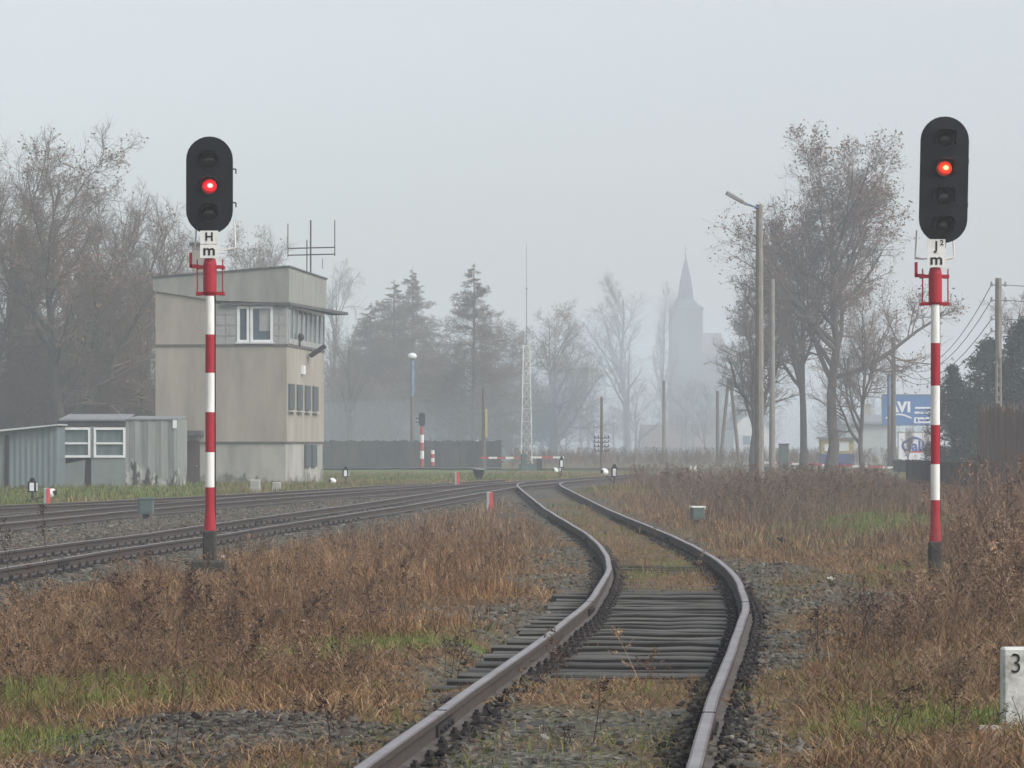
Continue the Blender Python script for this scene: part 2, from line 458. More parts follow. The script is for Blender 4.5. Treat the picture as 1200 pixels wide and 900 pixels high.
def build_ground():
    th = np.concatenate([np.radians(np.arange(-17, 17.01, .1)), np.radians(np.arange(18, 342.5, 1.5))])
    r = 2.0 * 1.0125 ** np.arange(0, 535)
    r = r[r < 1450]
    nr, nt_ = len(r), len(th)
    R, T = np.meshgrid(r, th, indexing='ij')
    x = (R * np.sin(T)).ravel(); y = (R * np.cos(T)).ravel()
    mk = masks(x, y)
    z = ground_z(x, y, mk)
    front = (y > 0) * sstep(1400, 300, R.ravel())
    z = np.where(R.ravel() > 400, base_z(y), z)
    V = np.column_stack([x, y, z]); V = np.vstack([V, [[0, 0, .05]]])
    i = np.arange(nr - 1)[:, None]; j = np.arange(nt_)[None, :]; j2 = (j + 1) % nt_
    q = np.stack([i * nt_ + j, (i + 1) * nt_ + j, (i + 1) * nt_ + j2, i * nt_ + j2], -1).reshape(-1, 4)[:, ::-1]
    jj = np.arange(nt_)
    tri = np.column_stack([np.full(nt_, nr * nt_), (jj + 1) % nt_, jj])
    o = fast_mesh('ground', V, [q, tri], ground_material(), smooth=True)
    a = o.data.color_attributes.new('cover', 'FLOAT_COLOR', 'POINT')
    c = np.ones((len(V), 4), np.float32)
    far_g = np.where(y > 150, .45, 0) * (y < 260)
    c[:-1, 0] = mk['gravel']; c[:-1, 1] = np.maximum(mk['green'], far_g); c[:-1, 2] = 0; c[-1] = 0
    a.data.foreach_set('color', c.ravel())
    tag(o, kind='structure')
    return o
build_ground()

# road over the level crossing
def ribbon(name, pts, w, dz, mat, thick=0.0):
    mb = MB(); vs = []
    for i, p in enumerate(pts):
        q = Vector(pts[min(i + 1, len(pts) - 1)]) - Vector(pts[max(i - 1, 0)])
        n = Vector((-q.y, q.x)).normalized() * (w / 2)
        for s in (-1, 1):
            vs.append((p[0] + n.x * s, p[1] + n.y * s, float(base_z(p[1])) + dz))
    fs = [(2 * i, 2 * i + 1, 2 * i + 3, 2 * i + 2) for i in range(len(pts) - 1)]
    mb.add(vs, fs)
    return mb.build(name, mat)
M['asphalt'] = pbr('asphalt', (.055, .055, .055), (.08, .08, .078), 3, .85, bump=.2)
M['line_white'] = pbr('road_paint', (.6, .6, .58), (.45, .45, .44), 3, .7)
road_pts = [(-60 + 6 * i, 207 + .02 * i, 0) for i in range(22)]
rd = ribbon('road', road_pts, 7, .13, 'asphalt'); tag(rd, kind='structure')
rl = ribbon('road_edge_line', [(p[0], p[1] - 3.2, 0) for p in road_pts], .22, .136, 'line_white'); tag(rl, kind='structure')
rl2 = ribbon('road_centre_line', [(p[0], p[1], 0) for p in road_pts], .18, .136, 'line_white'); tag(rl2, kind='structure')

# ------------------------------------------------------------------ railway tracks
RAILPROF = [(-.036, -.003), (-.024, 0), (.024, 0), (.036, -.003), (.037, -.012), (.036, -.036), (.009, -.05), (.009, -.128), (.066, -.142), (.066, -.155), (-.066, -.155), (-.066, -.142), (-.009, -.128), (-.009, -.05), (-.036, -.036), (-.037, -.012)]

def frame_at(yt, xt):
    dx = np.gradient(xt, yt); n = np.sqrt(1 + dx * dx)
    return np.column_stack([1 / n, -dx / n])      # unit normal to the right

def rail_obj(yt, xt, side, parent, origin, y0=None, y1=None):
    sel = np.ones(len(yt), bool)
    if y0 is not None: sel &= yt >= y0
    if y1 is not None: sel &= yt <= y1
    y, x = yt[sel], xt[sel]
    N = frame_at(yt, xt)[sel]
    jit = .004 * np.sin(y * .9 + side) + .0015 * np.sin(y * 2.3)
    cx = x + N[:, 0] * (.7535 * side + jit); cy = y + N[:, 1] * (.7535 * side + jit)
    z = base_z(y) + .17
    k = len(RAILPROF)
    V = np.zeros((len(y), k, 3))
    for i, (a, h) in enumerate(RAILPROF):
        V[:, i, 0] = cx + N[:, 0] * a; V[:, i, 1] = cy + N[:, 1] * a; V[:, i, 2] = z + h
    V = V.reshape(-1, 3) - np.array(origin)
    i = np.arange(len(y) - 1)[:, None]; j = np.arange(k)[None, :]; j2 = (j + 1) % k
    q = np.stack([i * k + j, (i + 1) * k + j, (i + 1) * k + j2, i * k + j2], -1).reshape(-1, 4)
    mi = np.tile(np.array([3, 0, 3, 1, 1, 1, 1, 2, 1, 1, 2, 1, 1, 1, 1, 3]), len(y) - 1)
    return fast_mesh('rail', V, [q], ['rail_top', 'rail_rust', 'rail_foot', 'rail_edge'], parent, mat_idx=mi)

def sleeper_mesh(seed):
    r = random.Random(seed)
    mb = MB()
    L = 1.3 + r.uniform(-.05, .04); W = .112 + r.uniform(-.014, .01)
    xs = [-L + 2 * L * i / 8 for i in range(9)]
    vs = []
    for x in xs:
        a, b_ = r.uniform(-.008, .008), r.uniform(-.008, .008)
        h = r.uniform(-.012, .004); h2 = r.uniform(-.012, .004)
        vs += [(x, -W + a, -.15), (x, -W + a, h - .012), (x, -W + .014 + a, h), (x, W - .014 + b_, h2), (x, W + b_, h2 - .012), (x, W + b_, -.15)]
    fs = []
    for i in range(8):
        for j in range(6):
            j2 = (j + 1) % 6
            fs.append((i * 6 + j, (i + 1) * 6 + j, (i + 1) * 6 + j2, i * 6 + j2))
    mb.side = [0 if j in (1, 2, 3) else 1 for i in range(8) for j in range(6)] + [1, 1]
    fs += [tuple(range(6)), tuple(range(53, 47, -1))]
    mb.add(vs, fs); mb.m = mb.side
    return mb

def fastening_mesh():
    mb = MB()
    mb.box((0, 0, .009), (.36, .16, .022))
    for s in (-1, 1):
        mb.box((s * .082, 0, .032), (.05, .10, .035))
        mb.cyl((s * .085, 0, .03), (s * .085, 0, .085), .016, .014, 6)
        mb.cyl((s * .085, 0, .05), (s * .085, 0, .068), .026, .026, 6)
        mb.cyl((s * .15, .045, .01), (s * .15, .045, .04), .02, .017, 6)
        mb.cyl((s * .15, -.045, .01), (s * .15, -.045, .04), .02, .017, 6)
    return mb
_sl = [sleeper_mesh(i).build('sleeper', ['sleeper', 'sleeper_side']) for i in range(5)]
_fa = fastening_mesh().build('rail_fastening', 'iron')
SL_ME = [o.data for o in _sl]; FA_ME = _fa.data
for o in _sl + [_fa]: bpy.data.objects.remove(o)

def track(label, yt, xt, n_fast, y_end=None, sl_start=None, joints=()):
    y0 = yt[0]
    org = (float(np.interp(y0, yt, xt)), float(y0), float(base_z(y0)))
    t = empty('railway_track', org, label, 'railway track', 'tracks running to the level crossing')
    ye = y_end or yt[-1] - 1
    for s in (-1, 1): rail_obj(yt, xt, s, t, org, None, ye)
    N = frame_at(yt, xt)
    y = sl_start or yt[0] + .3
    k = 0; rest = MB(); r = random.Random(len(label))
    while y < ye:
        x = float(np.interp(y, yt, xt)); nx = float(np.interp(y, yt, N[:, 0])); ny = float(np.interp(y, yt, N[:, 1]))
        a = math.atan2(ny, nx) + r.uniform(-.012, .012)
        z = float(base_z(y)) + .17 - .177
        if k < 100:
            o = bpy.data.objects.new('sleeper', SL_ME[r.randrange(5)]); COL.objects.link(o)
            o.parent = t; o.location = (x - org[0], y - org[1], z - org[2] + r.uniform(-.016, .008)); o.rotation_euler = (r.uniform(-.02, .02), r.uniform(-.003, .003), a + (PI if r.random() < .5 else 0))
            if k < n_fast:
                for s in (-1, 1):
                    f = bpy.data.objects.new('rail_fastening', FA_ME); COL.objects.link(f)
                    f.parent = o; f.location = (s * .7535, 0, -.001)
        else:
            rest.box((x - org[0], y - org[1], z - org[2] - .075), (2.6, .25, .15), 0, Matrix.Rotation(a, 3, 'Z'))
        y += .62 * nx + r.uniform(-.02, .02); k += 1
    for jy in joints:
        jx = float(np.interp(jy, yt, xt)); nx = float(np.interp(jy, yt, N[:, 0])); ny = float(np.interp(jy, yt, N[:, 1])); zz = float(base_z(jy)) + .17
        for sd_ in (-1, 1):
            m_ = MB(); rot = Matrix.Rotation(math.atan2(ny, nx), 3, 'Z')
            for q in (-1, 1): m_.box(rot @ Vector((q * .022, 0, -.088)), (.018, .72, .062), 0, rot)
            for q in (-.27, -.09, .09, .27):
                m_.cyl(rot @ Vector((-.05, q, -.088)), rot @ Vector((.05, q, -.088)), .016, .016, 6)
            m_.box(rot @ Vector((0, 0, -.002)), (.0745, .012, .012), 0, rot)
            m_.build('fishplate', 'iron', t, loc=(jx + nx * .7535 * sd_ - org[0], jy + ny * .7535 * sd_ - org[1], zz - org[2]))
    if rest.v:
        tag(rest.build('sleeper_row', 'sleeper', t), kind='stuff')
    return t
track('overgrown track curving from the foreground between the two signals, its old sleepers bare', yF, xF, 100, 128, 11.0, (17.2, 29.6, 57.0))
track('main track passing just behind the left red signal towards the level crossing', yA, xA, 75, None, 26.0, (43.0, 68.0))
track('middle track between the main track and the siding beside the sheds', yB, xB, 0, None, 46.0)
track('siding track farthest left, running along the grass in front of the sheds', yC, xC, 0, None, 60.0)

# ------------------------------------------------------------------ loose ballast stones
def stones(name, x, y, size, palette, sink=.25, zoff=None):
    n = len(x)
    ico = np.array([(-1, 1.618, 0), (1, 1.618, 0), (-1, -1.618, 0), (1, -1.618, 0), (0, -1, 1.618), (0, 1, 1.618), (0, -1, -1.618), (0, 1, -1.618), (1.618, 0, -1), (1.618, 0, 1), (-1.618, 0, -1), (-1.618, 0, 1)]) / 1.9
    fc = np.array([(0, 11, 5), (0, 5, 1), (0, 1, 7), (0, 7, 10), (0, 10, 11), (1, 5, 9), (5, 11, 4), (11, 10, 2), (10, 7, 6), (7, 1, 8), (3, 9, 4), (3, 4, 2), (3, 2, 6), (3, 6, 8), (3, 8, 9), (4, 9, 5), (2, 4, 11), (6, 2, 10), (8, 6, 7), (9, 8, 1)])
    V = ico[None] * (1 + RNG.uniform(-.35, .35, (n, 12, 1)))
    V = V * np.stack([RNG.uniform(.8, 1.5, n), RNG.uniform(.7, 1.2, n), RNG.uniform(.45, .8, n)], -1)[:, None, :]
    a = RNG.uniform(0, 6.28, n); c, s = np.cos(a)[:, None], np.sin(a)[:, None]
    tl = RNG.normal(0, .35, n)[:, None]
    X = V[..., 0] * c - V[..., 1] * s; Y = V[..., 0] * s + V[..., 1] * c
    Z = V[..., 2] + tl * V[..., 0]
    V = np.stack([X, Y, Z], -1) * (size / 2)[:, None, None]
    z = ground_z(x, y) if zoff is None else zoff
    V += np.stack([x, y, z + size * (.3 - sink)], -1)[:, None, :]
    Fc = (fc[None] + (np.arange(n) * 12)[:, None, None]).reshape(-1, 3)
    pal = np.array(palette)
    t = pal[RNG.integers(0, len(pal), n)] * RNG.uniform(.7, 1.25, (n, 1))
    o = fast_mesh(name, V.reshape(-1, 3), [Fc], M['stone_tint'], tint=np.repeat(t, 12, 0))
    return tag(o, kind='stuff')
M['stone_tint'] = attr_mat('stone_tint')

def scatter(n, y0, y1, half=.24, xlo=None, xhi=None):
    """points spread over the wedge in front of the camera, denser close by"""
    y = y0 * (y1 / y0) ** RNG.random(n)
    h = half * y + .6
    x = RNG.uniform(-1, 1, n) * h
    return x, y
STP = [(.085, .083, .072), (.12, .116, .10), (.06, .058, .05), (.10, .088, .068), (.15, .143, .125), (.075, .07, .052), (.11, .085, .06), (.085, .066, .048)]
x, y = scatter(95000, 11, 60)
mk = masks(x, y)
keep = RNG.random(len(x)) < mk['gravel'] ** 1.5 * np.where(np.abs(mk['dF']) < .82, .14, .75)
keep &= ~(mk['heap'] > .3)
near_rail = np.abs(np.abs(mk['dF']) - .7535) < .09
keep &= ~near_rail
x, y = x[keep], y[keep]
stones('ballast_stones', x, y, RNG.uniform(.018, .045, len(x)) * (1 + y / 80) * RNG.choice([1, 1, 1, 1.5], len(x)), STP)
x, y = scatter(30000, 11, 22)
mk = masks(x, y); keep = RNG.random(len(x)) < mk['heap']
x, y = x[keep], y[keep]
stones('dark_rubble_patch', x, y, RNG.uniform(.018, .055, len(x)) * RNG.choice([1, 1, 1.5], len(x)), [(.05, .043, .038), (.075, .064, .056), (.035, .03, .027), (.10, .09, .08)], .38)
y = RNG.uniform(45, 92, 60000); x = RNG.uniform(-.19, .02, 60000) * y
mk = masks(x, y); keep = (RNG.random(len(x)) < mk['gravel'] * .5) & (mk['left'] > .5) & (mk['left'] < 8) & (np.abs(mk['left'] - .7535) > .09) & (np.abs(mk['dF']) > 1.0)
x, y = x[keep], y[keep]
stones('ballast_stones', x, y, RNG.uniform(.04, .085, len(x)), STP)
# dark lumps of earth and oily ballast against the rails
x = []; y = []
N_ = frame_at(yF, xF)
yy = RNG.uniform(11, 60, 7000)
sd = RNG.choice([-1, 1], 7000)
off = .7535 * sd + RNG.choice([-1, 1], 7000) * (.10 + np.abs(RNG.normal(0, .06, 7000)))
xx = np.interp(yy, yF, xF) + np.interp(yy, yF, N_[:, 0]) * off
stones('oily_ballast', xx, yy + np.interp(yy, yF, N_[:, 1]) * off, RNG.uniform(.025, .06, 7000), [(.035, .03, .03), (.055, .05, .045), (.09, .085, .075), (.02, .018, .018)], .1)

# ------------------------------------------------------------------ grass
M['blade'] = attr_mat('grass_blades', .9)
def blades(name, x, y, h, w, lean, col, kind='stuff'):
    n = len(x)
    z = ground_z(x, y) - .01
    az = RNG.uniform(0, 6.28, n); la = RNG.uniform(0, 6.28, n)
    wx, wy = np.cos(az) * w / 2, np.sin(az) * w / 2
    lx, ly = np.cos(la) * lean * h, np.sin(la) * lean * h
    zz = np.sqrt(np.maximum(1 - np.minimum(lean, .97) ** 2, .05))
    V = np.zeros((n, 5, 3))
    V[:, 0] = np.column_stack([x - wx, y - wy, z]); V[:, 1] = np.column_stack([x + wx, y + wy, z])
    mz = z + h * .55 * np.minimum(1, zz * 1.15)
    V[:, 2] = np.column_stack([x + lx * .4 - wx * .8, y + ly * .4 - wy * .8, mz]); V[:, 3] = np.column_stack([x + lx * .4 + wx * .8, y + ly * .4 + wy * .8, mz])
    V[:, 4] = np.column_stack([x + lx, y + ly, z + h * zz])
    b = (np.arange(n) * 5)[:, None]
    q = b + np.array([[0, 1, 3, 2]]); t = b + np.array([[2, 3, 4]])
    o = fast_mesh(name, V.reshape(-1, 3), [q, t], 'blade', tint=np.repeat(col, 5, 0))
    return tag(o, kind=kind)
def pick(pal, n, var=.25):
    pal = np.array(pal); return pal[RNG.integers(0, len(pal), n)] * RNG.uniform(1 - var, 1 + var, (n, 1))
DRY = [tuple(q * z_ for q, z_ in zip(c_, (1.04, .99, .88))) for c_ in [(.24, .155, .085), (.20, .118, .066), (.30, .205, .12), (.13, .075, .048), (.22, .14, .082), (.16, .088, .052), (.33, .25, .165), (.10, .062, .042)]]
GRN = [(.10, .135, .030), (.13, .165, .035), (.08, .105, .026), (.16, .17, .05), (.19, .15, .07)]
GREY = [tuple(q * 1.0 for q in c_) for c_ in [(.16, .12, .085), (.12, .09, .068), (.20, .15, .11), (.10, .078, .06), (.15, .10, .075)]]

def fields(x, y, mk):
    """height field of tall dry growth"""
    right = x - np.interp(y, [0, 20, 30, 45, 60, 80, 110], [.9, 1.9, 3.6, 4.6, 5.0, 4.2, 3.5])
    leftf = sstep(-1.5, -2.4, mk['dF']) * sstep(2.2, 3.4, mk['dA']) * sstep(17, 22, y) * (1 - sstep(50, 62, y))
    rb = sstep(1.8, 3.0, x - np.interp(y, [0, 16, 24, 36, 50], [.6, 1.0, 1.9, 4.2, 6.0])) * (1 - sstep(44, 52, y)) * sstep(17, 20, y)
    bank = (1 - .55 * sstep(.115, .135, x / np.maximum(y, 1))) * sstep(0, 1.5, right) * sstep(58, 66, y) * (1 - sstep(112, 122, y))
    return leftf, rb, bank

def foot_clear(x, y):
    f = 1
    for px in (-3.94, 5.5):
        f = f * np.where((np.abs(x - px * y / 40) < .45) & (y > 35.5) & (y < 42), .0, 1)
    return f
# 1: dead thatch lying everywhere between 11 m and 70 m
x, y = scatter(420000, 11, 75)
mk = masks(x, y)
lf, rb, bank = fields(x, y, mk)
nz = wob(x, y, 1.3, 8)
p = (1 - mk['gravel']) * .95 + mk['gravel'] * (.10 + .30 * np.clip(wob(x, y, 1.9, 41), 0, 1) * (np.abs(mk['dF']) < 2.2)) + .02
p *= np.where(np.abs(np.abs(mk['dF']) - .7535) < .085, .0, 1)
p *= np.where((np.abs(np.abs(mk['dA']) - .7535) < .085) | (np.abs(np.abs(mk['dB']) - .7535) < .085), 0, 1)
p *= 1 - .85 * mk['green']
k = RNG.random(len(x)) < p
x, y, nz, mkg = x[k], y[k], nz[k], mk['gravel'][k]
n = len(x)
col = pick(DRY, n) * (1 + .25 * nz[:, None]); col = np.where((RNG.random(n) < .22)[:, None], pick(GREY, n), col)
inside = np.abs(mk['dF'][k]) < 1.3
blades('dead_grass_thatch', x, y, RNG.uniform(.06, .20, n) * (1 - .5 * mkg) * np.where(inside, .55, 1), RNG.uniform(.0022, .0048, n) * (1 + y / 26), RNG.uniform(.7, .985, n), col)
# 2: standing dry grass, left field
x, y = scatter(330000, 16, 60)
mk = masks(x, y); lf, rb, bank = fields(x, y, mk)
clump = np.clip(.42 + .75 * wob(x, y, .9, 12) + .45 * wob(x, y, 2.7, 61), 0.04, 1.3)
clr = (1 - .85 * mk['green']) * (1 - mk['gravel']) * foot_clear(x, y)
k = RNG.random(len(x)) < (sstep(.05, .95, lf + .35 * wob(x, y, 1.1, 31)) * clump + .12 * (rb > .2)) * clr
x, y = x[k], y[k]; n = len(x); cl = clump[k]
col = pick(DRY, n) * (1 + .3 * wob(x, y, .7, 15)[:, None]); col = np.where((wob(x, y, .8, 17) > .25)[:, None], col * np.array([1.0, .90, .86]), col)
blades('standing_dry_grass', x, y, RNG.uniform(.08, .32, n) * (.45 + .6 * cl) * (.55 + .45 * sstep(18, 27, y)), RNG.uniform(.002, .0045, n) * (1 + y / 24), RNG.uniform(.1, .7, n), col)
# 3: green grass tufts
x, y = scatter(260000, 11, 75)
mk = masks(x, y)
k = RNG.random(len(x)) < mk['green'] ** 1.1 * 1.0 * (1 - mk['gravel'])
k |= (RNG.random(len(x)) < .035 * (1 - mk['gravel']) * np.clip(.4 + wob(x, y, 1.5, 20), 0, 1.4))
k &= np.abs(np.abs(mk['dF']) - .7535) > .1
x, y = x[k], y[k]; n = len(x)
blades('green_grass', x, y, RNG.uniform(.05, .14, n), RNG.uniform(.0025, .0045, n) * (1 + y / 28), RNG.uniform(.2, .8, n), pick(GRN, n))
# 4: the far lawn by the sheds and signal box, and the far verge
y = RNG.uniform(62, 175, 90000); x = RNG.uniform(-.24, .05, 90000) * y
mk = masks(x, y)
k = (RNG.random(len(x)) < mk['green'] * .9) & (mk['gravel'] < .3)
x, y = x[k], y[k]; n = len(x)
col = np.where((wob(x, y, .35, 22) > .15)[:, None], pick(DRY, n) * .9, pick(GRN, n) * .9)
blades('lawn_grass', x, y, RNG.uniform(.08, .22, n), RNG.uniform(.02, .04, n), RNG.uniform(.1, .6, n), col)
# 5: short dry stuff between the tracks beyond the junction of the weeds
y = RNG.uniform(52, 125, 150000); x = RNG.uniform(-.1, .24, 150000) * y
mk = masks(x, y); lf, rb, bank = fields(x, y, mk)
k = RNG.random(len(x)) < (1 - mk['gravel']) * .8
k &= (mk['left'] > 1.6) & (np.abs(mk['dF']) > 1.3) & (RNG.random(len(x)) > mk['green'] * .85)
x, y, bank = x[k], y[k], bank[k]; n = len(x)
blades('far_dry_grass', x, y, RNG.uniform(.10, .28, n) + .6 * bank * RNG.random(n) ** 1.3 * np.clip(.7 + .5 * wob(x, y, .3, 43), .2, 1.2), RNG.uniform(.008, .018, n), RNG.uniform(.1, .7, n), np.where(RNG.random((n, 1)) < .55 + .38 * bank[:, None], pick(GREY, n), pick(DRY, n)))

# ------------------------------------------------------------------ dead weeds: branching stems
def weed_proto(seed, nb=14, spread=.5, seeds=True, bare=.25):
    """unit-height stem with side shoots; returns vertices, quads, tris"""
    r = np.random.default_rng(seed)
    V = []; Q = []; T = []
    def stem(pts, r0, r1):
        o = len(V); m = len(pts)
        for i, p in enumerate(pts):
            rr = r0 + (r1 - r0) * i / (m - 1)
            for kx in range(3):
                a = 2.094 * kx
                V.append((p[0] + rr * math.cos(a), p[1] + rr * math.sin(a), p[2]))
        for i in range(m - 1):
            for kx in range(3):
                k2 = (kx + 1) % 3
                Q.append((o + i * 3 + kx, o + i * 3 + k2, o + i * 3 + 3 + k2, o + i * 3 + 3 + kx))
    bend = r.normal(0, .06, 2)
    main = [np.array([bend[0] * t * t, bend[1] * t * t, t]) for t in np.linspace(0, 1, 5)]
    stem(main, .0065, .003)
    for i in range(nb):
        t = r.uniform(bare, .97); p = np.array([bend[0] * t * t, bend[1] * t * t, t])
        L = spread * (1.05 - t) * r.uniform(.4, 1.1) + .05
        a = r.uniform(0, 6.28); up = r.uniform(.45, 1.3)
        d = np.array([math.cos(a), math.sin(a), up]); d /= np.linalg.norm(d)
        pts = [p, p + d * L * .5, p + d * L + np.array([0, 0, L * .15])]
        stem(pts, .0035, .002)
        if seeds:
            for q in range(7):
                u = r.uniform(.25, 1.05); c = p + d * L * u + r.normal(0, .012, 3)
                o = len(V); s = r.uniform(.010, .022)
                for w in range(3): V.append(tuple(c + r.normal(0, s, 3)))
                T.append((o, o + 1, o + 2))
    if seeds:
        for q in range(12):
            c = main[-1] + np.array([r.normal(0, .012), r.normal(0, .012), -abs(r.normal(0, .09))])
            o = len(V); s = r.uniform(.010, .024)
            for w in range(3): V.append(tuple(c + r.normal(0, s, 3)))
            T.append((o, o + 1, o + 2))
    return np.array(V), np.array(Q), np.array(T, int).reshape(-1, 3)
WP = [weed_proto(s, nb, sp, sd, ba) for s, nb, sp, sd, ba in ((1, 14, .45, True, .3), (2, 20, .6, True, .2), (3, 9, .3, True, .45), (4, 22, .7, False, .1), (5, 12, .5, True, .3), (6, 26, .55, True, .15), (7, 18, .5, False, .12))]

def weeds(name, x, y, h, thick, col, protos=(0, 1, 2, 3, 4, 5, 6), lean=.22):
    V = []; Q = []; T = []; C = []; o = 0
    which = RNG.choice(protos, len(x)); protos = sorted(set(protos)); z = ground_z(x, y) - .02
    for pi in protos:
        s = which == pi; m = int(s.sum())
        if not m: continue
        v, q, t = WP[pi]
        a = RNG.uniform(0, 6.28, m)[:, None]; hh = h[s][:, None]; tk = np.clip(thick[s][:, None], .5, 6)
        lx = RNG.normal(0, lean, m)[:, None]; ly = RNG.normal(0, lean, m)[:, None]
        wid = np.sqrt(hh) * .9
        X = (v[None, :, 0] * np.cos(a) - v[None, :, 1] * np.sin(a)) * wid + lx * hh * v[None, :, 2] + x[s][:, None]
        Y = (v[None, :, 0] * np.sin(a) + v[None, :, 1] * np.cos(a)) * wid + ly * hh * v[None, :, 2] + y[s][:, None]
        Z = v[None, :, 2] * hh + z[s][:, None]
        V.append(np.stack([X, Y, Z], -1).reshape(-1, 3))
        b = o + (np.arange(m) * len(v))[:, None, None]
        Q.append((q[None] + b).reshape(-1, 4))
        if len(t): T.append((t[None] + b).reshape(-1, 3))
        C.append(np.repeat(col[s], len(v), 0)); o += m * len(v)
    fs = [np.concatenate(Q)] + ([np.concatenate(T)] if T else [])
    return fast_mesh(name, np.concatenate(V), fs, 'blade', tint=np.concatenate(C))
WCOL = [(.095, .060, .042), (.13, .08, .052), (.07, .048, .038), (.17, .105, .066), (.21, .14, .09)]
x, y = scatter(26000, 15, 62)
mk = masks(x, y); lf, rb, bank = fields(x, y, mk)
cl = np.clip(.35 + .9 * wob(x, y, .8, 25), 0, 1.3)
k = RNG.random(len(x)) < (  .34 * sstep(.25, .95, lf + .35 * wob(x, y, 1.1, 31)) * cl + .25 * rb * cl + .02 * (1 - mk['gravel'])) * (1 - .8 * mk['green']) * (1 - mk['gravel']) * foot_clear(x, y)
x, y = x[k], y[k]; n = len(x)
tag(weeds('brown_weeds', x, y, RNG.uniform(.12, .34, n) + .3 * RNG.random(n) ** 4, np.ones(n), pick(WCOL, n) * 1.1), kind='stuff')
# grey-brown bank of dead weeds on the right towards the road
y = RNG.uniform(58, 120, 9000); x = RNG.uniform(0, .25, 9000) * y
mk = masks(x, y); lf, rb, bank = fields(x, y, mk)
k = RNG.random(len(x)) < bank * (1 - mk['gravel']) * np.clip(.6 + .6 * wob(x, y, .35, 27), .2, 1) * (1 - .9 * mk['green'])
x, y = x[k], y[k]; n = len(x)
tag(weeds('weed_bank', x, y, RNG.uniform(.35, .95, n) * (1 - .55 * sstep(.112, .135, x / y)), np.ones(n), pick(GREY, n) * 1.05), kind='stuff')
# weeds along the far verge, past the crossing
y = RNG.uniform(212, 300, 2500); x = RNG.uniform(.0, .16, 2500) * y
n = len(x)
tag(weeds('verge_weeds', x, y, RNG.uniform(.5, 1.5, n), np.ones(n), pick(GREY, n), (1, 3, 5)), kind='stuff')
# ------------------------------------------------------------------ the two light signals
def lamp_emission(name, hot, rim):
    m, nt, b = new_mat(name)
    tc = nt.nodes.new('ShaderNodeTexCoord')
    mp = nt.nodes.new('ShaderNodeMapping'); mp.inputs['Location'].default_value = (-.014, 0, -.010); mp.inputs['Scale'].default_value = (1, 0, 1.25)
    nt.links.new(tc.outputs['Object'], mp.inputs['Vector'])
    g = nt.nodes.new('ShaderNodeVectorMath'); g.operation = 'LENGTH'; nt.links.new(mp.outputs['Vector'], g.inputs[0])
    mr = nt.nodes.new('ShaderNodeMapRange'); mr.inputs['From Min'].default_value = .010; mr.inputs['From Max'].default_value = .108
    nt.links.new(g.outputs['Value'], mr.inputs['Value'])
    r = nt.nodes.new('ShaderNodeValToRGB'); r.color_ramp.elements[0].color = (*hot, 1); r.color_ramp.elements[1].color = (*rim, 1)
    e_ = r.color_ramp.elements.new(.34); e_.color = (*rim, 1); r.color_ramp.elements[2].color = (rim[0] * .10, rim[1] * .2, rim[2] * .2, 1)
    nt.links.new(mr.outputs['Result'], r.inputs['Fac'])
    nt.links.new(r.outputs['Color'], b.inputs['Emission Color']); b.inputs['Emission Strength'].default_value = 1.0
    b.inputs['Base Color'].default_value = (.2, .01, .01, 1)
    return m
M['red_lens'] = lamp_emission('red_lens_glow', (3.2, 1.1, .9), (1.0, .008, .016))
M['amber_lens'] = lamp_emission('orange_red_lens_glow', (3.4, 1.5, .45), (1.1, .035, .01))

def stadium(w, h, z0, n=14):
    r = w / 2; pts = []
    for i in range(n + 1):
        a = PI * i / n; pts.append((r * math.cos(a), z0 + h - r + r * math.sin(a)))
    for i in range(n + 1):
        a = PI + PI * i / n; pts.append((r * math.cos(a), z0 + r + r * math.sin(a)))
    return pts

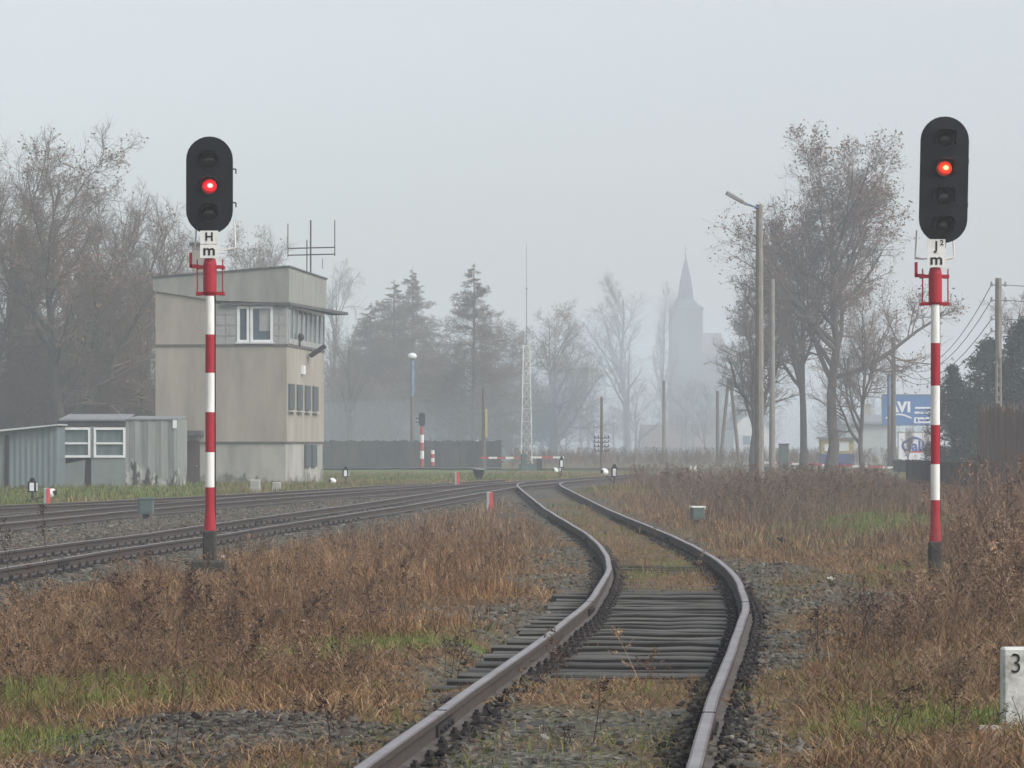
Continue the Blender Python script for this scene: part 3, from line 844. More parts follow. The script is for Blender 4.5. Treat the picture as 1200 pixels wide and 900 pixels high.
def signal(px, py_base, D, s, bands, head_top, head_bot, head_w, lens_y, lit, lit_mat, letters, cage_y, plate_y, conc_y, label, tilt, slab, sq_hood):
    X = (px - 600) / F * D
    zof = lambda y: CAMZ - (y - HORIZON) * D / F
    gz = float(base_z(D)); zb = zof(py_base)
    root = empty('railway_signal', (X, D, zb), label, 'railway signal', 'red and white railway signals')
    Z = lambda y: zof(y) - zb
    # concrete foot
    mb = MB()
    mb.bbox((0, 0, (Z(conc_y) - .35) / 2 + .02), (.17, .19, Z(conc_y) + .35), .02)
    if slab: mb.bbox((.0, 0, -.02), (.46, .42, .19), .025)
    mb.build('concrete_foot', 'conc_dark', root)
    # mast: lathe in separate painted bands (one tapering tube, two paints)
    mb = MB(); lo = bands[0][0]
    def rad(y):
        t = (conc_y - y)
        return .060 + .024 * max(0, 1 - t / 26) - .004 * max(0, (t - 200) / 100)
    for (ya, yb, mi) in bands:
        k = 5
        prof = [(rad(ya + (yb - ya) * i / k), Z(ya + (yb - ya) * i / k)) for i in range(k + 1)]
        mb.lathe(prof, n=20, mi=mi)
    mb.build('mast', ['red', 'white'], root, smooth=False)
    mb = MB(); mb.tube([(.062, .05, Z(conc_y)), (.058, .05, Z(cage_y[1]))], .014, 6)
    mb.build('cable_conduit', 'iron', root)
    # thick socket at the top
    mb = MB()
    zt, zl = Z(cage_y[0]), Z(cage_y[1])
    mb.lathe([(.078, zl), (.088, zl + .02), (.088, zt + .02), (.078, zt + .07), (.072, Z(plate_y[1]))], n=18)
    # bracket cage: two cross bars and thin rods
    for z in (zt - .01, zl):
        mb.box((.0, .0, z), (.36, .05, .045)); mb.box((-.155, .1, z), (.05, .2, .04)); mb.box((.155, .1, z), (.05, .2, .04))
    for sx in (-.165, .165):
        mb.tube([(sx, .0, zl), (sx, .0, zt + .09)], .009, 6)
    mb.box((-.2, 0, zt), (.12, .045, .045)); mb.box((-.25, 0, zt + .08), (.035, .045, .19))
    mb.build('bracket_cage', 'red', root)
    # name plates
    pz0, pz1 = Z(plate_y[1]), Z(plate_y[0])
    mb = MB(); mid = (pz0 + pz1) / 2
    mb.box((0, -.10, mid + (pz1 - mid) / 2 + .004), (.235, .012, (pz1 - mid) - .006)); mb.box((0, -.10, pz0 + (mid - pz0) / 2), (.235, .012, (mid - pz0) - .006))
    mb.box((0, -.045, mid), (.05, .09, .2))
    pl = mb.build('name_plate', 'white', root)
    a, b = letters
    hh = (mid - pz0)
    text_mesh('lettering', a[0], hh * .86, 'letter', pl, (0, -.109, mid + (pz1 - mid) / 2 + .006), bold=.004)
    if len(a) > 1: text_mesh('lettering', a[1], hh * .52, 'letter', pl, (.07, -.109, mid + (pz1 - mid) * .74), bold=.002)
    text_mesh('lettering', b, hh * 1.08, 'letter', pl, (0, -.109, pz0 + (mid - pz0) * .54), bold=.004, xs=1.12)
    # white access rails behind the head
    mb = MB()
    for sx in (-.21, .32) if not sq_hood else (-.24, .27):
        x2 = sx * .55
        mb.tube([(x2, .16, zt + .22), (sx, .16, zt + .25), (sx + (.02 if sx > 0 else -.02) * -1, .18, zt + .60)], .011, 6)
    mb.box((0, .17, zt + .23), (.5, .02, .02))
    for q in range(3): mb.box((.12, .19, zt + .06 + q * .06), (.10, .012, .012))
    mb.build('access_rail', 'white', root)
    # head
    hz0, hz1 = Z(head_bot), Z(head_top); W = head_w / s
    hd = MB()
    P0 = stadium(W, hz1 - hz0, hz0)
    hd.prism_xz(P0, -.075, -.055)
    hd.prism_xz(stadium(W * .80, (hz1 - hz0) * .86, hz0 + (hz1 - hz0) * .07), -.055, .17)
    hd.prism_xz(stadium(W + .014, hz1 - hz0 + .014, hz0 - .007), -.062, -.047)
    hd.cyl((0, .05, pz1 - .1), (0, .05, hz0 + .15), .06, .06, 12)
    for q in (.33, .68):
        z = hz0 + (hz1 - hz0) * q
        hd.tube([(W * .38, .12, z), (W * .5 + .03, .12, z), (W * .5 + .03, .12, z - .06)], .009, 5)
    head = hd.build('signal_head', 'black', root)
    head.rotation_euler = (0, tilt, 0)
    for i, ly in enumerate(lens_y):
        z = Z(ly)
        r_ = .098
        h = MB(); n = 14
        # hood: half tube, or a squarer visor
        outer = []; inner = []
        for k in range(n + 1):
            a_ = PI * (-.06 + 1.12 * k / n)
            ex = .5 if sq_hood else 1.0
            ca, sa = math.cos(a_), math.sin(a_)
            fx = math.copysign(abs(ca) ** ex, ca); fz = math.copysign(abs(sa) ** ex, sa)
            outer.append((fx, fz))
        vs = []; fs = []
        Ro, Ri = .138, .128
        for (fx, fz) in outer:
            ln = .23 * (.35 + .65 * max(0, fz)) if not sq_hood else .20 * (.6 + .4 * max(0, fz))
            vs += [(fx * Ro, -.075, z + fz * Ro), (fx * Ro, -.075 - ln, z + fz * Ro * .93), (fx * Ri, -.075 - ln, z + fz * Ri * .93), (fx * Ri, -.075, z + fz * Ri)]
        for k in range(n):
            for j in range(4):
                j2 = (j + 1) % 4
                fs.append((k * 4 + j, (k + 1) * 4 + j, (k + 1) * 4 + j2, k * 4 + j2))
        fs += [(0, 1, 2, 3), tuple(n * 4 + j for j in (3, 2, 1, 0))]
        h.add(vs, fs)
        h.build('lamp_hood', 'hood', head)
        l = MB()
        l.lathe([(r_, 0), (r_ * .97, .012), (r_ * .8, .03), (r_ * .5, .044), (.01, .05)], (0, 0, 0), 20, ax='y')
        lo_ = l.build('lens', lit_mat if i == lit else 'lens_dark', head, loc=(0, -.075, z), smooth=True)
        if i == lit: lo_['label'] = 'red lamp that is lit'
        bz = MB(); bz.lathe([(r_ + .02, 0), (r_ + .02, .018), (r_ + .002, .018), (r_ + .002, 0)], (0, -.075, z), 20, ax='y')
        bz.build('lens_bezel', 'hood', head)
    return root

D1 = 40.0; S1 = 90.0
signal(246, 663, D1, S1,
       [(624, 571, 0), (571, 530, 1), (530, 483, 0), (483, 437, 1), (437, 392, 0), (392, 347, 1), (347, 303, 0)],
       161, 274, 53.5, (188, 219, 250), 1, 'red_lens', (('H',), 'm'), (312, 344), (271, 303), 623,
       'railway signal left of the track with three lamps and an H plate', 0.0, True, False)
signal(1096, 663, D1, S1,
       [(636, 586, 0), (586, 544, 1), (544, 498, 0), (498, 452, 1), (452, 402, 0), (402, 357, 1), (357, 313, 0)],
       137.5, 284.5, 55.5, (164, 198, 231, 265), 1, 'amber_lens', (('J', '2'), 'm'), (323, 356), (281, 314), 636,
       'taller railway signal right of the track with four lamps and a J plate', math.radians(1.2), False, True)

# ------------------------------------------------------------------ hectometre post, slab, small things near the track
p = G(1207, 857)
t = empty('distance_post', (p.x, p.y, p.z), 'whitewashed concrete distance post marked 3 at the lower right edge of the picture', 'track marker')
w_, h_ = 62 / 200, 97 / 200
mb = MB(); mb.bbox((0, .06, h_ / 2 - .12), (w_, .13, h_ + .24), .012)
mb.build('post_body', 'post_white', t)
text_mesh('lettering', '3', .165, 'letter', t, (-.082, -.009, h_ - .095), bold=-.0015, xs=.86)
p = G(1158, 864)
mb = MB(); mb.bbox((0, 0, .015), (.145, .12, .10), .012)
o = mb.build('concrete_slab', 'concrete', loc=(p.x, p.y, p.z), rz=.1); tag(o, 'small grey concrete slab half buried in the moss left of the white distance post', 'concrete slab')

def clearance_post(px, y0, y1, label):
    p = G(px, y1); s = F / p.y; h = (y1 - y0) / s; w = .125
    t = empty('clearance_post', (p.x, p.y, p.z), label, 'marker post', 'red and white clearance posts', PI / 4)
    mb = MB(); mb.bbox((0, 0, h / 2 - .1), (w, w, h + .2), .012)
    o = mb.build('post', ['white', 'red_far'], t)
    for pl in o.data.polygons:
        if pl.normal.y < -.7 : pl.material_index = 1
        if pl.normal.x > .7: pl.material_index = 1
clearance_post(55, 572, 597, 'red and white clearance post at the far left beside a white ball weight')
clearance_post(535.5, 553, 573, 'red and white clearance post standing between the rails below the barrier boom')
clearance_post(574, 577, 600, 'red and white clearance post in the ballast where the overgrown track meets the main track')

def point_lantern(px, y_top, y_base, wx, wy, lit_side, label, dz=0.0):
    p = G(px, y_base); s = F / p.y
    H = (y_base - y_top) / s
    t = empty('point_lantern', (p.x, p.y, p.z), label, 'point lantern', 'lanterns on point levers')
    mb = MB(); b = H * .42
    mb.cyl((0, 0, -.1), (0, 0, b), .045, .03, 8); mb.box((0, 0, .03), (.34, .3, .10))
    mb.build('lantern_stand', 'iron', t)
    mb = MB()
    w = .24; hb = H * .44
    mb.bbox((0, 0, b + hb / 2), (w, w, hb), .02)
    mb.lathe([(.09, b + hb), (.07, b + hb + H * .05), (.075, b + hb + H * .06), (.06, b + hb + H * .13), (.01, b + hb + H * .15)], n=12)
    lb = mb.build('lantern_box', 'black', t)
    mb = MB(); mb.box((0, -w / 2 - .006, b + hb / 2), (w * .52, .012, hb * .74)); mb.box((w / 2 + .006, 0, b + hb / 2), (.012, w * .52, hb * .74))
    mb.build('lantern_pane', M['white_glass'], lb)
    ex = (wx - px) / s; ez = (y_base - wy) / s
    mb = MB(); mb.tube([(0, -.05, .08), (ex * .8, -.1, ez * .75), (ex, -.1, ez)], .022, 6)
    lv = mb.build('lever_arm', 'iron', t)
    mb = MB(); mb.lathe([(.012, -.10), (.12, -.10), (.155, -.03), (.15, .03), (.12, .09), (.06, .125), (.01, .13)], (0, 0, 0), 16)
    wt = mb.build('lever_weight', ['white', 'black'], lv, loc=(ex, -.1, ez), smooth=False)
    wt.rotation_euler = (0, -.5 * (1 if ex > 0 else -1), 0)
    for pl in wt.data.polygons:
        if pl.center.x * (1 if ex > 0 else -1) > .03 and pl.center.z < .06: pl.material_index = 1
M['white_glass'] = pbr('opal_glass', (.72, .74, .76), (.66, .68, .70), 4, .4)
point_lantern(38, 560, 589, 61, 578, 1, 'black point lantern with opal pane at the far left, white ball weight to its right')
point_lantern(405, 547, 568, 390, 564, 1, 'black point lantern on the grass right of the signal box')
point_lantern(720, 544, 570, 708.5, 553, 1, 'black point lantern on the bare earth right of the junction of the overgrown track')
point_lantern(658, 535, 558, 651, 551, 1, 'small black point lantern under the white end post of the barrier')

def relay_box(px, y0, y1, wpx, lid, label, mat='green_box', tilt=0.0):
    p = G(px, y1); s = F / p.y; h = (y1 - y0) / s; w = wpx / s
    t = empty('relay_box', (p.x, p.y, p.z), label, 'relay box', 'trackside relay boxes', tilt)
    mb = MB(); mb.box((0, 0, h * .1), (w * .35, w * .35, h * .5)); mb.box((0, 0, .0), (w * .6, w * .5, .06))
    mb.build('box_foot', 'iron', t)
    mb = MB(); mb.bbox((0, 0, h * .6), (w * .92, w * .75, h * .68), .02); mb.bbox((0, -w * .385, h * .6), (w * .7, .02, h * .5), .008)
    mb.build('box_body', mat, t)
    mb = MB(); mb.bbox((0, 0, h * .955), (w, w * .85, h * .09), .015); mb.box((w * .48, -.05, h * .92), (.05, .06, .07))
    mb.build('box_lid', lid, t)
relay_box(171, 583, 609, 19, 'green_box', 'grey green relay box on a short foot in the ballast left of the left signal')
relay_box(817, 593, 615, 17, 'post_white', 'dark relay box with a white lid in the grass right of the curving track', tilt=.15)
p = G(561, 562); s = F / p.y
t = empty('bucket_box', (p.x, p.y, p.z), 'dark tapered tub with a pale lid on the grass below the barrier', 'equipment tub')
mb = MB(); mb.lathe([(.16, -.05), (.2, .15), (.27, .42), (.3, .46)], n=14); mb.build('tub', 'black', t)
mb = MB(); mb.lathe([(.31, .46), (.31, .50), (.1, .53)], n=14); mb.build('tub_lid', 'galv', t)
for px, y0, y1, w, lab in ((299, 562, 577, 12, 'taller of two pale concrete blocks in front of the signal box wall'), (324, 565, 574, 10, 'lower of two pale concrete blocks in front of the signal box wall')):
    p = G(px, y1); s = F / p.y; h = (y1 - y0) / s
    mb = MB(); mb.bbox((0, 0, h / 2 - .05), (w / s, .3, h + .1), .03)
    o = mb.build('concrete_block', 'concrete', loc=p); tag(o, lab, 'concrete block', 'concrete blocks by the signal box')
# dark stump in the grass
p = G(917, 643)
mb = MB(); mb.lathe([(.05, -.05), (.06, .05), (.045, .11), (.06, .16), (.03, .20)], n=9); mb.cyl((.0, 0, .14), (-.10, -.02, .19), .03, .02, 7); mb.cyl((.02, 0, .12), (.05, 0, .0), .025, .02, 7)
o = mb.build('stump', 'iron', loc=p); tag(o, 'small black knobbly stump in the grass right of the curving track', 'stump')
# pale litter and stones
for i, (px, py, sz, lab) in enumerate(((398, 611, .16, 'white crumpled scrap lying beside the main track'), (973, 682, .10, 'pale round stone in the grey gravel right of the curving track'), (1068, 642, .07, 'white scrap in the grass left of the right signal foot'), (262, 656, .10, 'pale stone right of the left signal foot'))):
    p = G(px, py)
    r = random.Random(i); mb = MB(); mb.ball((0, 0, .3 * sz), sz * .5, 0, 9, .7)
    mb.v = [(a * (1 + r.uniform(-.2, .25)) * 1.3, b * (1 + r.uniform(-.2, .2)), c * (1 + r.uniform(-.2, .2))) for a, b, c in mb.v]
    o = mb.build('pale_stone' if 'stone' in lab else 'litter_scrap', 'post_white', loc=p); tag(o, lab, 'stone' if 'stone' in lab else 'litter')

# ------------------------------------------------------------------ signal box building
M['render_grey'] = pbr('grey_render', (.235, .21, .175), (.355, .325, .278), .8, .9, stretch=(1.5, 1.5, .4), bump=.25, bscale=30, lo=.3, hi=.7)
M['render_low'] = pbr('plinth_render', (.36, .352, .32), (.225, .218, .195), .8, .9, stretch=(1.5, 1.5, .5), bump=.25, bscale=30, lo=.4, hi=.72)
M['fascia'] = pbr('weathered_fascia', (.27, .272, .245), (.195, .20, .178), .8, .8, stretch=(2.5, 2.5, .5))
M['siding'] = pbr('white_siding', (.33, .335, .32), (.25, .255, .245), 2, .7)
M['roof_dark'] = pbr('roof_felt', (.06, .062, .065), (.09, .09, .092), 3, .85)
M['frame_white'] = pbr('white_frame', (.72, .73, .73), (.62, .63, .63), 3, .5)
M['pane'] = glass('window_glass', (.05, .065, .075), .08)
M['pane2'] = glass('window_glass_blue', (.055, .085, .10), .15)
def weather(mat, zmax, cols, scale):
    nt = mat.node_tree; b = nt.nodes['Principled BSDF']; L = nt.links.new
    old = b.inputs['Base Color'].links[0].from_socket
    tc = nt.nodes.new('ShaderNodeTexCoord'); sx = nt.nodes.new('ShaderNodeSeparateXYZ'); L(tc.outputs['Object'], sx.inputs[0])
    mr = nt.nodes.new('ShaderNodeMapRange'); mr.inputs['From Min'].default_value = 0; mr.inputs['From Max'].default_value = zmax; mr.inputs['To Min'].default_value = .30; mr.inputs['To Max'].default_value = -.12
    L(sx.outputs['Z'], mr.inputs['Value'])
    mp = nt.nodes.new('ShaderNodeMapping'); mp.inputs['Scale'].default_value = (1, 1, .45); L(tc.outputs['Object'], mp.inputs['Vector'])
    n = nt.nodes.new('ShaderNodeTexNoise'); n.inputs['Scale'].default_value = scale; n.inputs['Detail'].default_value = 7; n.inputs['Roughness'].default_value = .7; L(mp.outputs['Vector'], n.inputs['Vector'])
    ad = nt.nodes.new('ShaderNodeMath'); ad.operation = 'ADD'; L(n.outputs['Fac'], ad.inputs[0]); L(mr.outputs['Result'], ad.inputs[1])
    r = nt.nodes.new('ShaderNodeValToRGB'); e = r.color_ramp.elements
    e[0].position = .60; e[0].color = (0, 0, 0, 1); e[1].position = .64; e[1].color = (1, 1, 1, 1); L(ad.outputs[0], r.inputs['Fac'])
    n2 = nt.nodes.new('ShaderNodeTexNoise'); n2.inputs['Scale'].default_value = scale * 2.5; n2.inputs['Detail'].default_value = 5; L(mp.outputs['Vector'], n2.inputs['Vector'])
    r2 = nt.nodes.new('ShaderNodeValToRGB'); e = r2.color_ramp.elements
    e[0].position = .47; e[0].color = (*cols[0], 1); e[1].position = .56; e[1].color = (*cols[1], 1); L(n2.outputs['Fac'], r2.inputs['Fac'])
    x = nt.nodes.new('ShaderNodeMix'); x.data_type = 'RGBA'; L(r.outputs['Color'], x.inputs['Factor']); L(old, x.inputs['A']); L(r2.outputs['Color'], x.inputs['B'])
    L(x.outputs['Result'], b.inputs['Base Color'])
M['curtain_pane'] = pbr('curtained_glass', (.13, .17, .165), (.085, .115, .115), 1.4, .2, stretch=(4, 1, .6))
M['door_brown'] = pbr('door_brown', (.050, .034, .034), (.066, .046, .045), 4, .7)
M['slit'] = pbr('dark_shutter', (.05, .065, .068), (.07, .085, .088), 5, .5)

DB = 122.0; SB = F / DB
bp_ = P(336, 574, DB)
RZ = -math.radians(5.7)
bld = empty('signal_box', (bp_.x, bp_.y, bp_.z), 'tall grey rendered signal box with flat roof, canopy and upper control room windows', 'signal box', None, RZ)
hz = lambda y: (574 - y) / SB
WX, WY = 5.3, 9.2
z_pl, z_mid, z_can, z_top = hz(517.5), hz(405), hz(355), hz(313)
mb = MB()
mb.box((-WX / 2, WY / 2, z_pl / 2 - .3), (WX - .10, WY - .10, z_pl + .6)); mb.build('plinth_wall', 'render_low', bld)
mb = MB()
mb.box((-WX / 2, WY / 2, (z_pl + z_mid) / 2), (WX, WY, z_mid - z_pl)); 
mb.build('wall', 'render_grey', bld)
mb = MB(); mb.box((-WX / 2, WY / 2, z_mid + .03), (WX + .10, WY + .10, .075)); mb.box((-WX / 2, WY / 2, z_pl - .02), (WX + .05, WY + .05, .05))
mb.build('ledge', M.setdefault('ledge_grey', pbr('ledge_grey', (.13, .125, .115), (.09, .088, .08), 3, .9)), bld)
# upper storey: plain wall left, control room right
xl = -(336 - 252) / SB
mb = MB(); mb.box(((-WX + xl) / 2, WY / 2, (z_mid + z_top - .6) / 2 + .03), (WX + xl, WY, z_top - .6 - z_mid - .06)); mb.build('wall', 'render_grey', bld)
wx0, wx1 = -(336 - 277) / SB, -(336 - 319.5) / SB
zw0, zw1 = hz(401), hz(358.5)
for (xa, xb) in ((xl, wx0), (wx1, 0)):
    mb = MB()
    mb.box(((xa + xb) / 2, .12, (z_mid + z_can) / 2 + .02), (xb - xa, .2, z_can - z_mid - .08))
    for q in range(1, 4):
        mb.box(((xa + xb) / 2, .012, z_mid + (z_can - z_mid) * q / 4), (xb - xa - .04, .025, .03))
    mb.box(((xa + xb) / 2, .010, (z_mid + z_can) / 2), (.03, .022, z_can - z_mid - .12))
    mb.build('siding', 'siding', bld)
mb = MB(); xm = -(336 - 292) / SB
for xa, xb in ((wx0, xm - .02), (xm + .02, wx1)):
    mb.box(((xa + xb) / 2, .05, zw1 - .05), (xb - xa, .12, .10)); mb.box(((xa + xb) / 2, .05, zw0 + .05), (xb - xa, .12, .10))
    mb.box((xa + .05, .05, (zw0 + zw1) / 2), (.10, .115, zw1 - zw0 - .2)); mb.box((xb - .05, .05, (zw0 + zw1) / 2), (.10, .115, zw1 - zw0 - .2))
mb.box(((wx0 + wx1) / 2, .0, zw0 - .03), (wx1 - wx0 + .1, .2, .04))
wf = mb.build('window', 'frame_white', bld)
mb = MB(); mb.box(((wx0 + wx1) / 2, .09, (zw0 + zw1) / 2), (wx1 - wx0 - .1, .02, zw1 - zw0 - .1)); mb.build('pane', 'pane2', wf)
mb = MB(); mb.box((xm + .65, .072, zw0 + .9), (.55, .006, .9)); mb.build('blind', M['siding'], wf)
# right face of the control room: upright strips and glass
mb = MB(); mb.box((-.12, WY / 2, (z_mid + z_can) / 2 + .02), (.2, WY - .2, z_can - z_mid - .08)); mb.build('control_room_wall', 'siding', bld)
yc = .3
for q in range(8):
    w2 = MB(); g2 = MB(); zh = z_can - z_mid - .12; zc_ = (z_mid + z_can) / 2 + .02
    w2.box((.0, yc, zc_), (.09, .16, zh)); w2.box((-.004, yc + .58, zc_ - zh * .42), (.07, 1.0, zh * .14)); w2.box((-.004, yc + .58, zc_ + zh * .45), (.07, 1.0, zh * .08))
    w2.box((-.004, yc + 1.06, zc_), (.07, .05, zh))
    g2.box((-.012, yc + .58, zc_ + .05), (.03, .90, zh * .80))
    wf2 = w2.build('window', 'siding', bld); g2.build('pane', 'curtain_pane' if q in (1, 4, 5) else 'pane', wf2)
    yc += 1.12
# roof slab with sloping parapet
mb = MB(); xL = -WX - .08
zl0, zl1 = hz(340), hz(325)
fas = [(xL, zl0), (xl, hz(352)), (.10, z_can), (.10, z_top), (xL, zl1)]
mb.prism_xz(fas, -.09, WY + .09)
pf = mb.build('parapet', 'fascia', bld)
mb = MB(); mb.prism_xz([(xL - .05, zl1 + .0), (.15, z_top + .0), (.15, z_top + .06), (xL - .05, zl1 + .06)], -.14, WY + .14); mb.build('roof', 'roof_dark', bld)
mb = MB()
mb.prism_xy([(xl + .2, -.12), (.16, -.16), (1.0, WY + .3), (.2, WY + .3), (.12, -.04), (xl + .2, -.04)], z_can - .10, z_can + .02)
mb.build('canopy', M['roof_dark'], bld)
# chimney
cx = -(336 - 227) / SB
mb = MB(); mb.box((cx, 1.6, hz(303)), (.72, .9, hz(284) - hz(322))); mb.build('chimney', 'render_grey', bld)
mb = MB(); mb.box((cx, 1.6, hz(283)), (.9, 1.05, .12)); mb.box((cx, .9, hz(320) - .05), (.25, .2, .3)); mb.build('chimney_cap', 'roof_dark', bld)
# antenna
ax = (364 - 336) / SB + .0
mb = MB(); ay = 7.6
sB = F / (DB + ay)
hz2 = lambda y: (HORIZON - y) / sB + CAMZ - bp_.z
mx = lambda px: (px - 600) / sB - bp_.x - ay * .099 + .0
pos = lambda px, y: ((mx(px)), ay, hz2(y))
for a, b, r in (((364, 375), (364, 258), .035), ((337, 291), (393, 290), .026), ((337, 299), (393, 298), .026), ((337, 301), (337, 262), .022), ((392.5, 300), (392.5, 258), .022), ((359.5, 318), (359.5, 281), .025), ((378, 315), (378, 303), .015)):
    mb.cyl(pos(*a), pos(*b), r, r, 6)
mb.build('antenna', 'iron', bld)
# right face: four slit windows, lower pair, lamps
for q in range(4):
    m1 = MB(); m1.box((.02, .95 + q * 1.95, (hz(450) + hz(480)) / 2 + .02), (.10, 1.2, hz(450) - hz(480)))
    f = m1.build('window', 'slit', bld)
    m1 = MB(); m1.box((.075, .95 + q * 1.95, hz(480) - .06), (.14, 1.3, .06)); m1.build('window_sill', 'concrete', f)
for q in range(2):
    m1 = MB(); m1.box((.0, 5.0 + q * 1.6, (hz(517.5) + hz(549)) / 2 - .05), (.10, 1.2, hz(517) - hz(549) - .15)); m1.build('window', 'slit', bld)
mb = MB(); mb.tube([(.0, 5.3, hz(404)), (.25, 5.2, hz(409)), (.35, 5.0, hz(411))], .03, 6)
mb.box((.42, 5.0, hz(407)), (.75, .5, .14), 0, Matrix.Rotation(-.6, 3, 'Y')); mb.build('floodlight', 'iron', bld)
mb = MB(); mb.ball((.1, 2.6, hz(403) + .35), .16); mb.box((.05, 2.6, hz(403) + .12), (.12, .12, .3)); mb.build('loudspeaker', 'iron', bld)
mb = MB(); mb.box((.06, 3.6, hz(431)), (.12, .45, .35)); mb.build('wall_lamp', 'frame_white', bld)
# door with small lintel roof
dx0, dx1 = -(336 - 208) / SB, -(336 - 232.5) / SB
mb = MB(); mb.box(((dx0 + dx1) / 2, .02, (hz(517) + hz(573)) / 2), (dx1 - dx0, .12, hz(517) - hz(573))); dr = mb.build('door', 'door_brown', bld)
mb = MB(); mb.cyl((dx1 - .1, -.06, hz(546)), (dx1 - .1, -.12, hz(546)), .03, .03, 8); mb.build('handle', 'galv', dr)
mb = MB(); mb.box(((dx0 + dx1) / 2, .01, hz(513.5)), (dx1 - dx0, .16, hz(511) - hz(517) - .02)); mb.build('door_panel', 'siding', bld)
mb = MB(); mb.box(((dx0 + dx1) / 2 + .07, -.25, hz(507.5)), (dx1 - dx0 + .2, .7, .2)); mb.build('door_hood', 'roof_dark', bld)

# ------------------------------------------------------------------ sheds in front of the signal box
M['sheet'] = pbr('grey_sheet', (.17, .185, .178), (.25, .262, .25), 1.2, .6, .0, stretch=(3, 3, .35))
M['sheet_blue'] = pbr('blue_grey_sheet', (.115, .145, .155), (.15, .18, .188), 1.0, .6, .0, stretch=(3, 3, .35))
M['panel_pale'] = pbr('pale_panel', (.19, .22, .21), (.15, .17, .163), 1.5, .7)
M['roof_sheet'] = pbr('pale_roof_sheet', (.50, .53, .55), (.38, .41, .43), 2, .5)
M['rotten'] = pbr('peeling_paint', (.075, .072, .065), (.42, .43, .42), 2.2, .9, stretch=(2.2, 1, 1.4), lo=.47, hi=.53)
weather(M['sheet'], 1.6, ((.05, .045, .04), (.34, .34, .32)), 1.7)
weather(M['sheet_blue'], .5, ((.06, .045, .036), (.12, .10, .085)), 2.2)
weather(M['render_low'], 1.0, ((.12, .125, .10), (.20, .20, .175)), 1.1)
DS = 112.0; SS = F / DS
def corrugated(mb, x0, x1, z0a, z1a, z1b, y, mi=0, pitch=.16, amp=.018):
    n = max(4, int((x1 - x0) / pitch) * 4); vs = []; fs = []
    for i in range(n + 1):
        t = i / n; x = x0 + (x1 - x0) * t
        yy = y + amp * math.sin(2 * PI * i / 4)
        zt = z1a + (z1b - z1a) * t
        vs += [(x, yy, z0a), (x, yy, zt), (x, yy + .06, zt), (x, yy + .06, z0a)]
    for i in range(n):
        for j in range(4): fs.append((i * 4 + j, (i + 1) * 4 + j, (i + 1) * 4 + (j + 1) % 4, i * 4 + (j + 1) % 4))
    mb.add(vs, fs, mi)
sp = P(208, 576, DS)
X_ = lambda px: (px - 208) / SS
Zs = lambda y: (576 - y) / SS
sh = empty('shed', (sp.x, sp.y, sp.z), 'grey sheet metal shed with a two part window, leaning against the signal box', 'shed', 'sheds beside the signal box')
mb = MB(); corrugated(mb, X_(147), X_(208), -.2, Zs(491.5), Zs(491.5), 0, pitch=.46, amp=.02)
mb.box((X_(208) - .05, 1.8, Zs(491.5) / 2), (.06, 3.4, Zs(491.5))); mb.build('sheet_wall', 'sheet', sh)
mb = MB(); mb.box((X_(107 + 20), .02, Zs(556.5)), (X_(147) - X_(107), .08, Zs(538) - Zs(575) + .1)); mb.build('lower_panel', 'panel_pale', sh)
mb = MB(); mb.prism_xz([(X_(68.5), Zs(577)), (X_(98), Zs(577)), (X_(100), Zs(539)), (X_(68), Zs(545))], -.04, .0); mb.build('loose_board', M['panel_pale'], sh)
mb = MB(); mb.box((X_(103) + .05, .10, Zs(557)), (X_(109) - X_(98), .06, Zs(536) - Zs(578))); mb.box((X_(84), .12, Zs(541)), (X_(100) - X_(68), .06, .5)); mb.build('dark_gap', 'iron', sh)
mb = MB(); mb.box((X_(107), 1.6, Zs(495)), (X_(147) - X_(66), 3.2, .24)); mb.build('eaves_board', 'roof_dark', sh)
mb = MB(); mb.prism_yz([(-.12, Zs(491)), (-.12, Zs(493)), (2.4, Zs(486)), (2.4, Zs(484.5))], X_(70), X_(148)); mb.prism_yz([(-.05, Zs(490.5)), (-.05, Zs(491.8)), (3, Zs(487.5)), (3, Zs(486.5))], X_(149), X_(208.5)); mb.build('roof', 'galv', sh)
for a, b in ((70, 106), (110, 147)):
    mb = MB(); xa, xb = X_(a), X_(b); za, zb = Zs(536.5), Zs(501)
    for z in (za + .05, zb - .04): mb.box(((xa + xb) / 2, -.02, z), (xb - xa, .1, .085))
    mb.box(((xa + xb) / 2, -.025, Zs(519.5)), (xb - xa - .2, .08, .07))
    for x in (xa + .04, xb - .04): mb.box((x, -.022, (za + zb) / 2), (.08, .09, zb - za - .17))
    f = mb.build('window', 'frame_white', sh)
    mb = MB(); mb.box(((xa + xb) / 2, .03, (za + zb) / 2), (xb - xa - .1, .03, zb - za - .1)); mb.build('pane', 'curtain_pane', f)
mb = MB(); mb.box((X_(108), .0, (Zs(536) + Zs(500)) / 2), (X_(110) - X_(106) - .01, .06, Zs(500) - Zs(537))); mb.build('mullion', 'sheet', sh)
mb = MB(); mb.box((X_(205), -.05, Zs(497)), (.15, .02, .3)); mb.build('number_board', 'frame_white', sh)
s2 = empty('shed', (P(66, 578, DS - 2).x, DS - 2, P(66, 578, DS - 2).z), 'low blue grey sheet metal shed at the left edge with a pale sloping roof', 'shed', 'sheds beside the signal box')
SS2 = F / (DS - 2); X2 = lambda px: (px - 66) / SS2; Z2 = lambda y: (578 - y) / SS2
mb = MB(); corrugated(mb, X2(7), X2(67), -.2, Z2(506), Z2(499.5), 0, pitch=.20, amp=.012); mb.box((X2(67) - .03, 1.7, Z2(500) / 2), (.06, 3.3, Z2(500) - .05)); mb.build('sheet_wall', 'sheet_blue', s2)
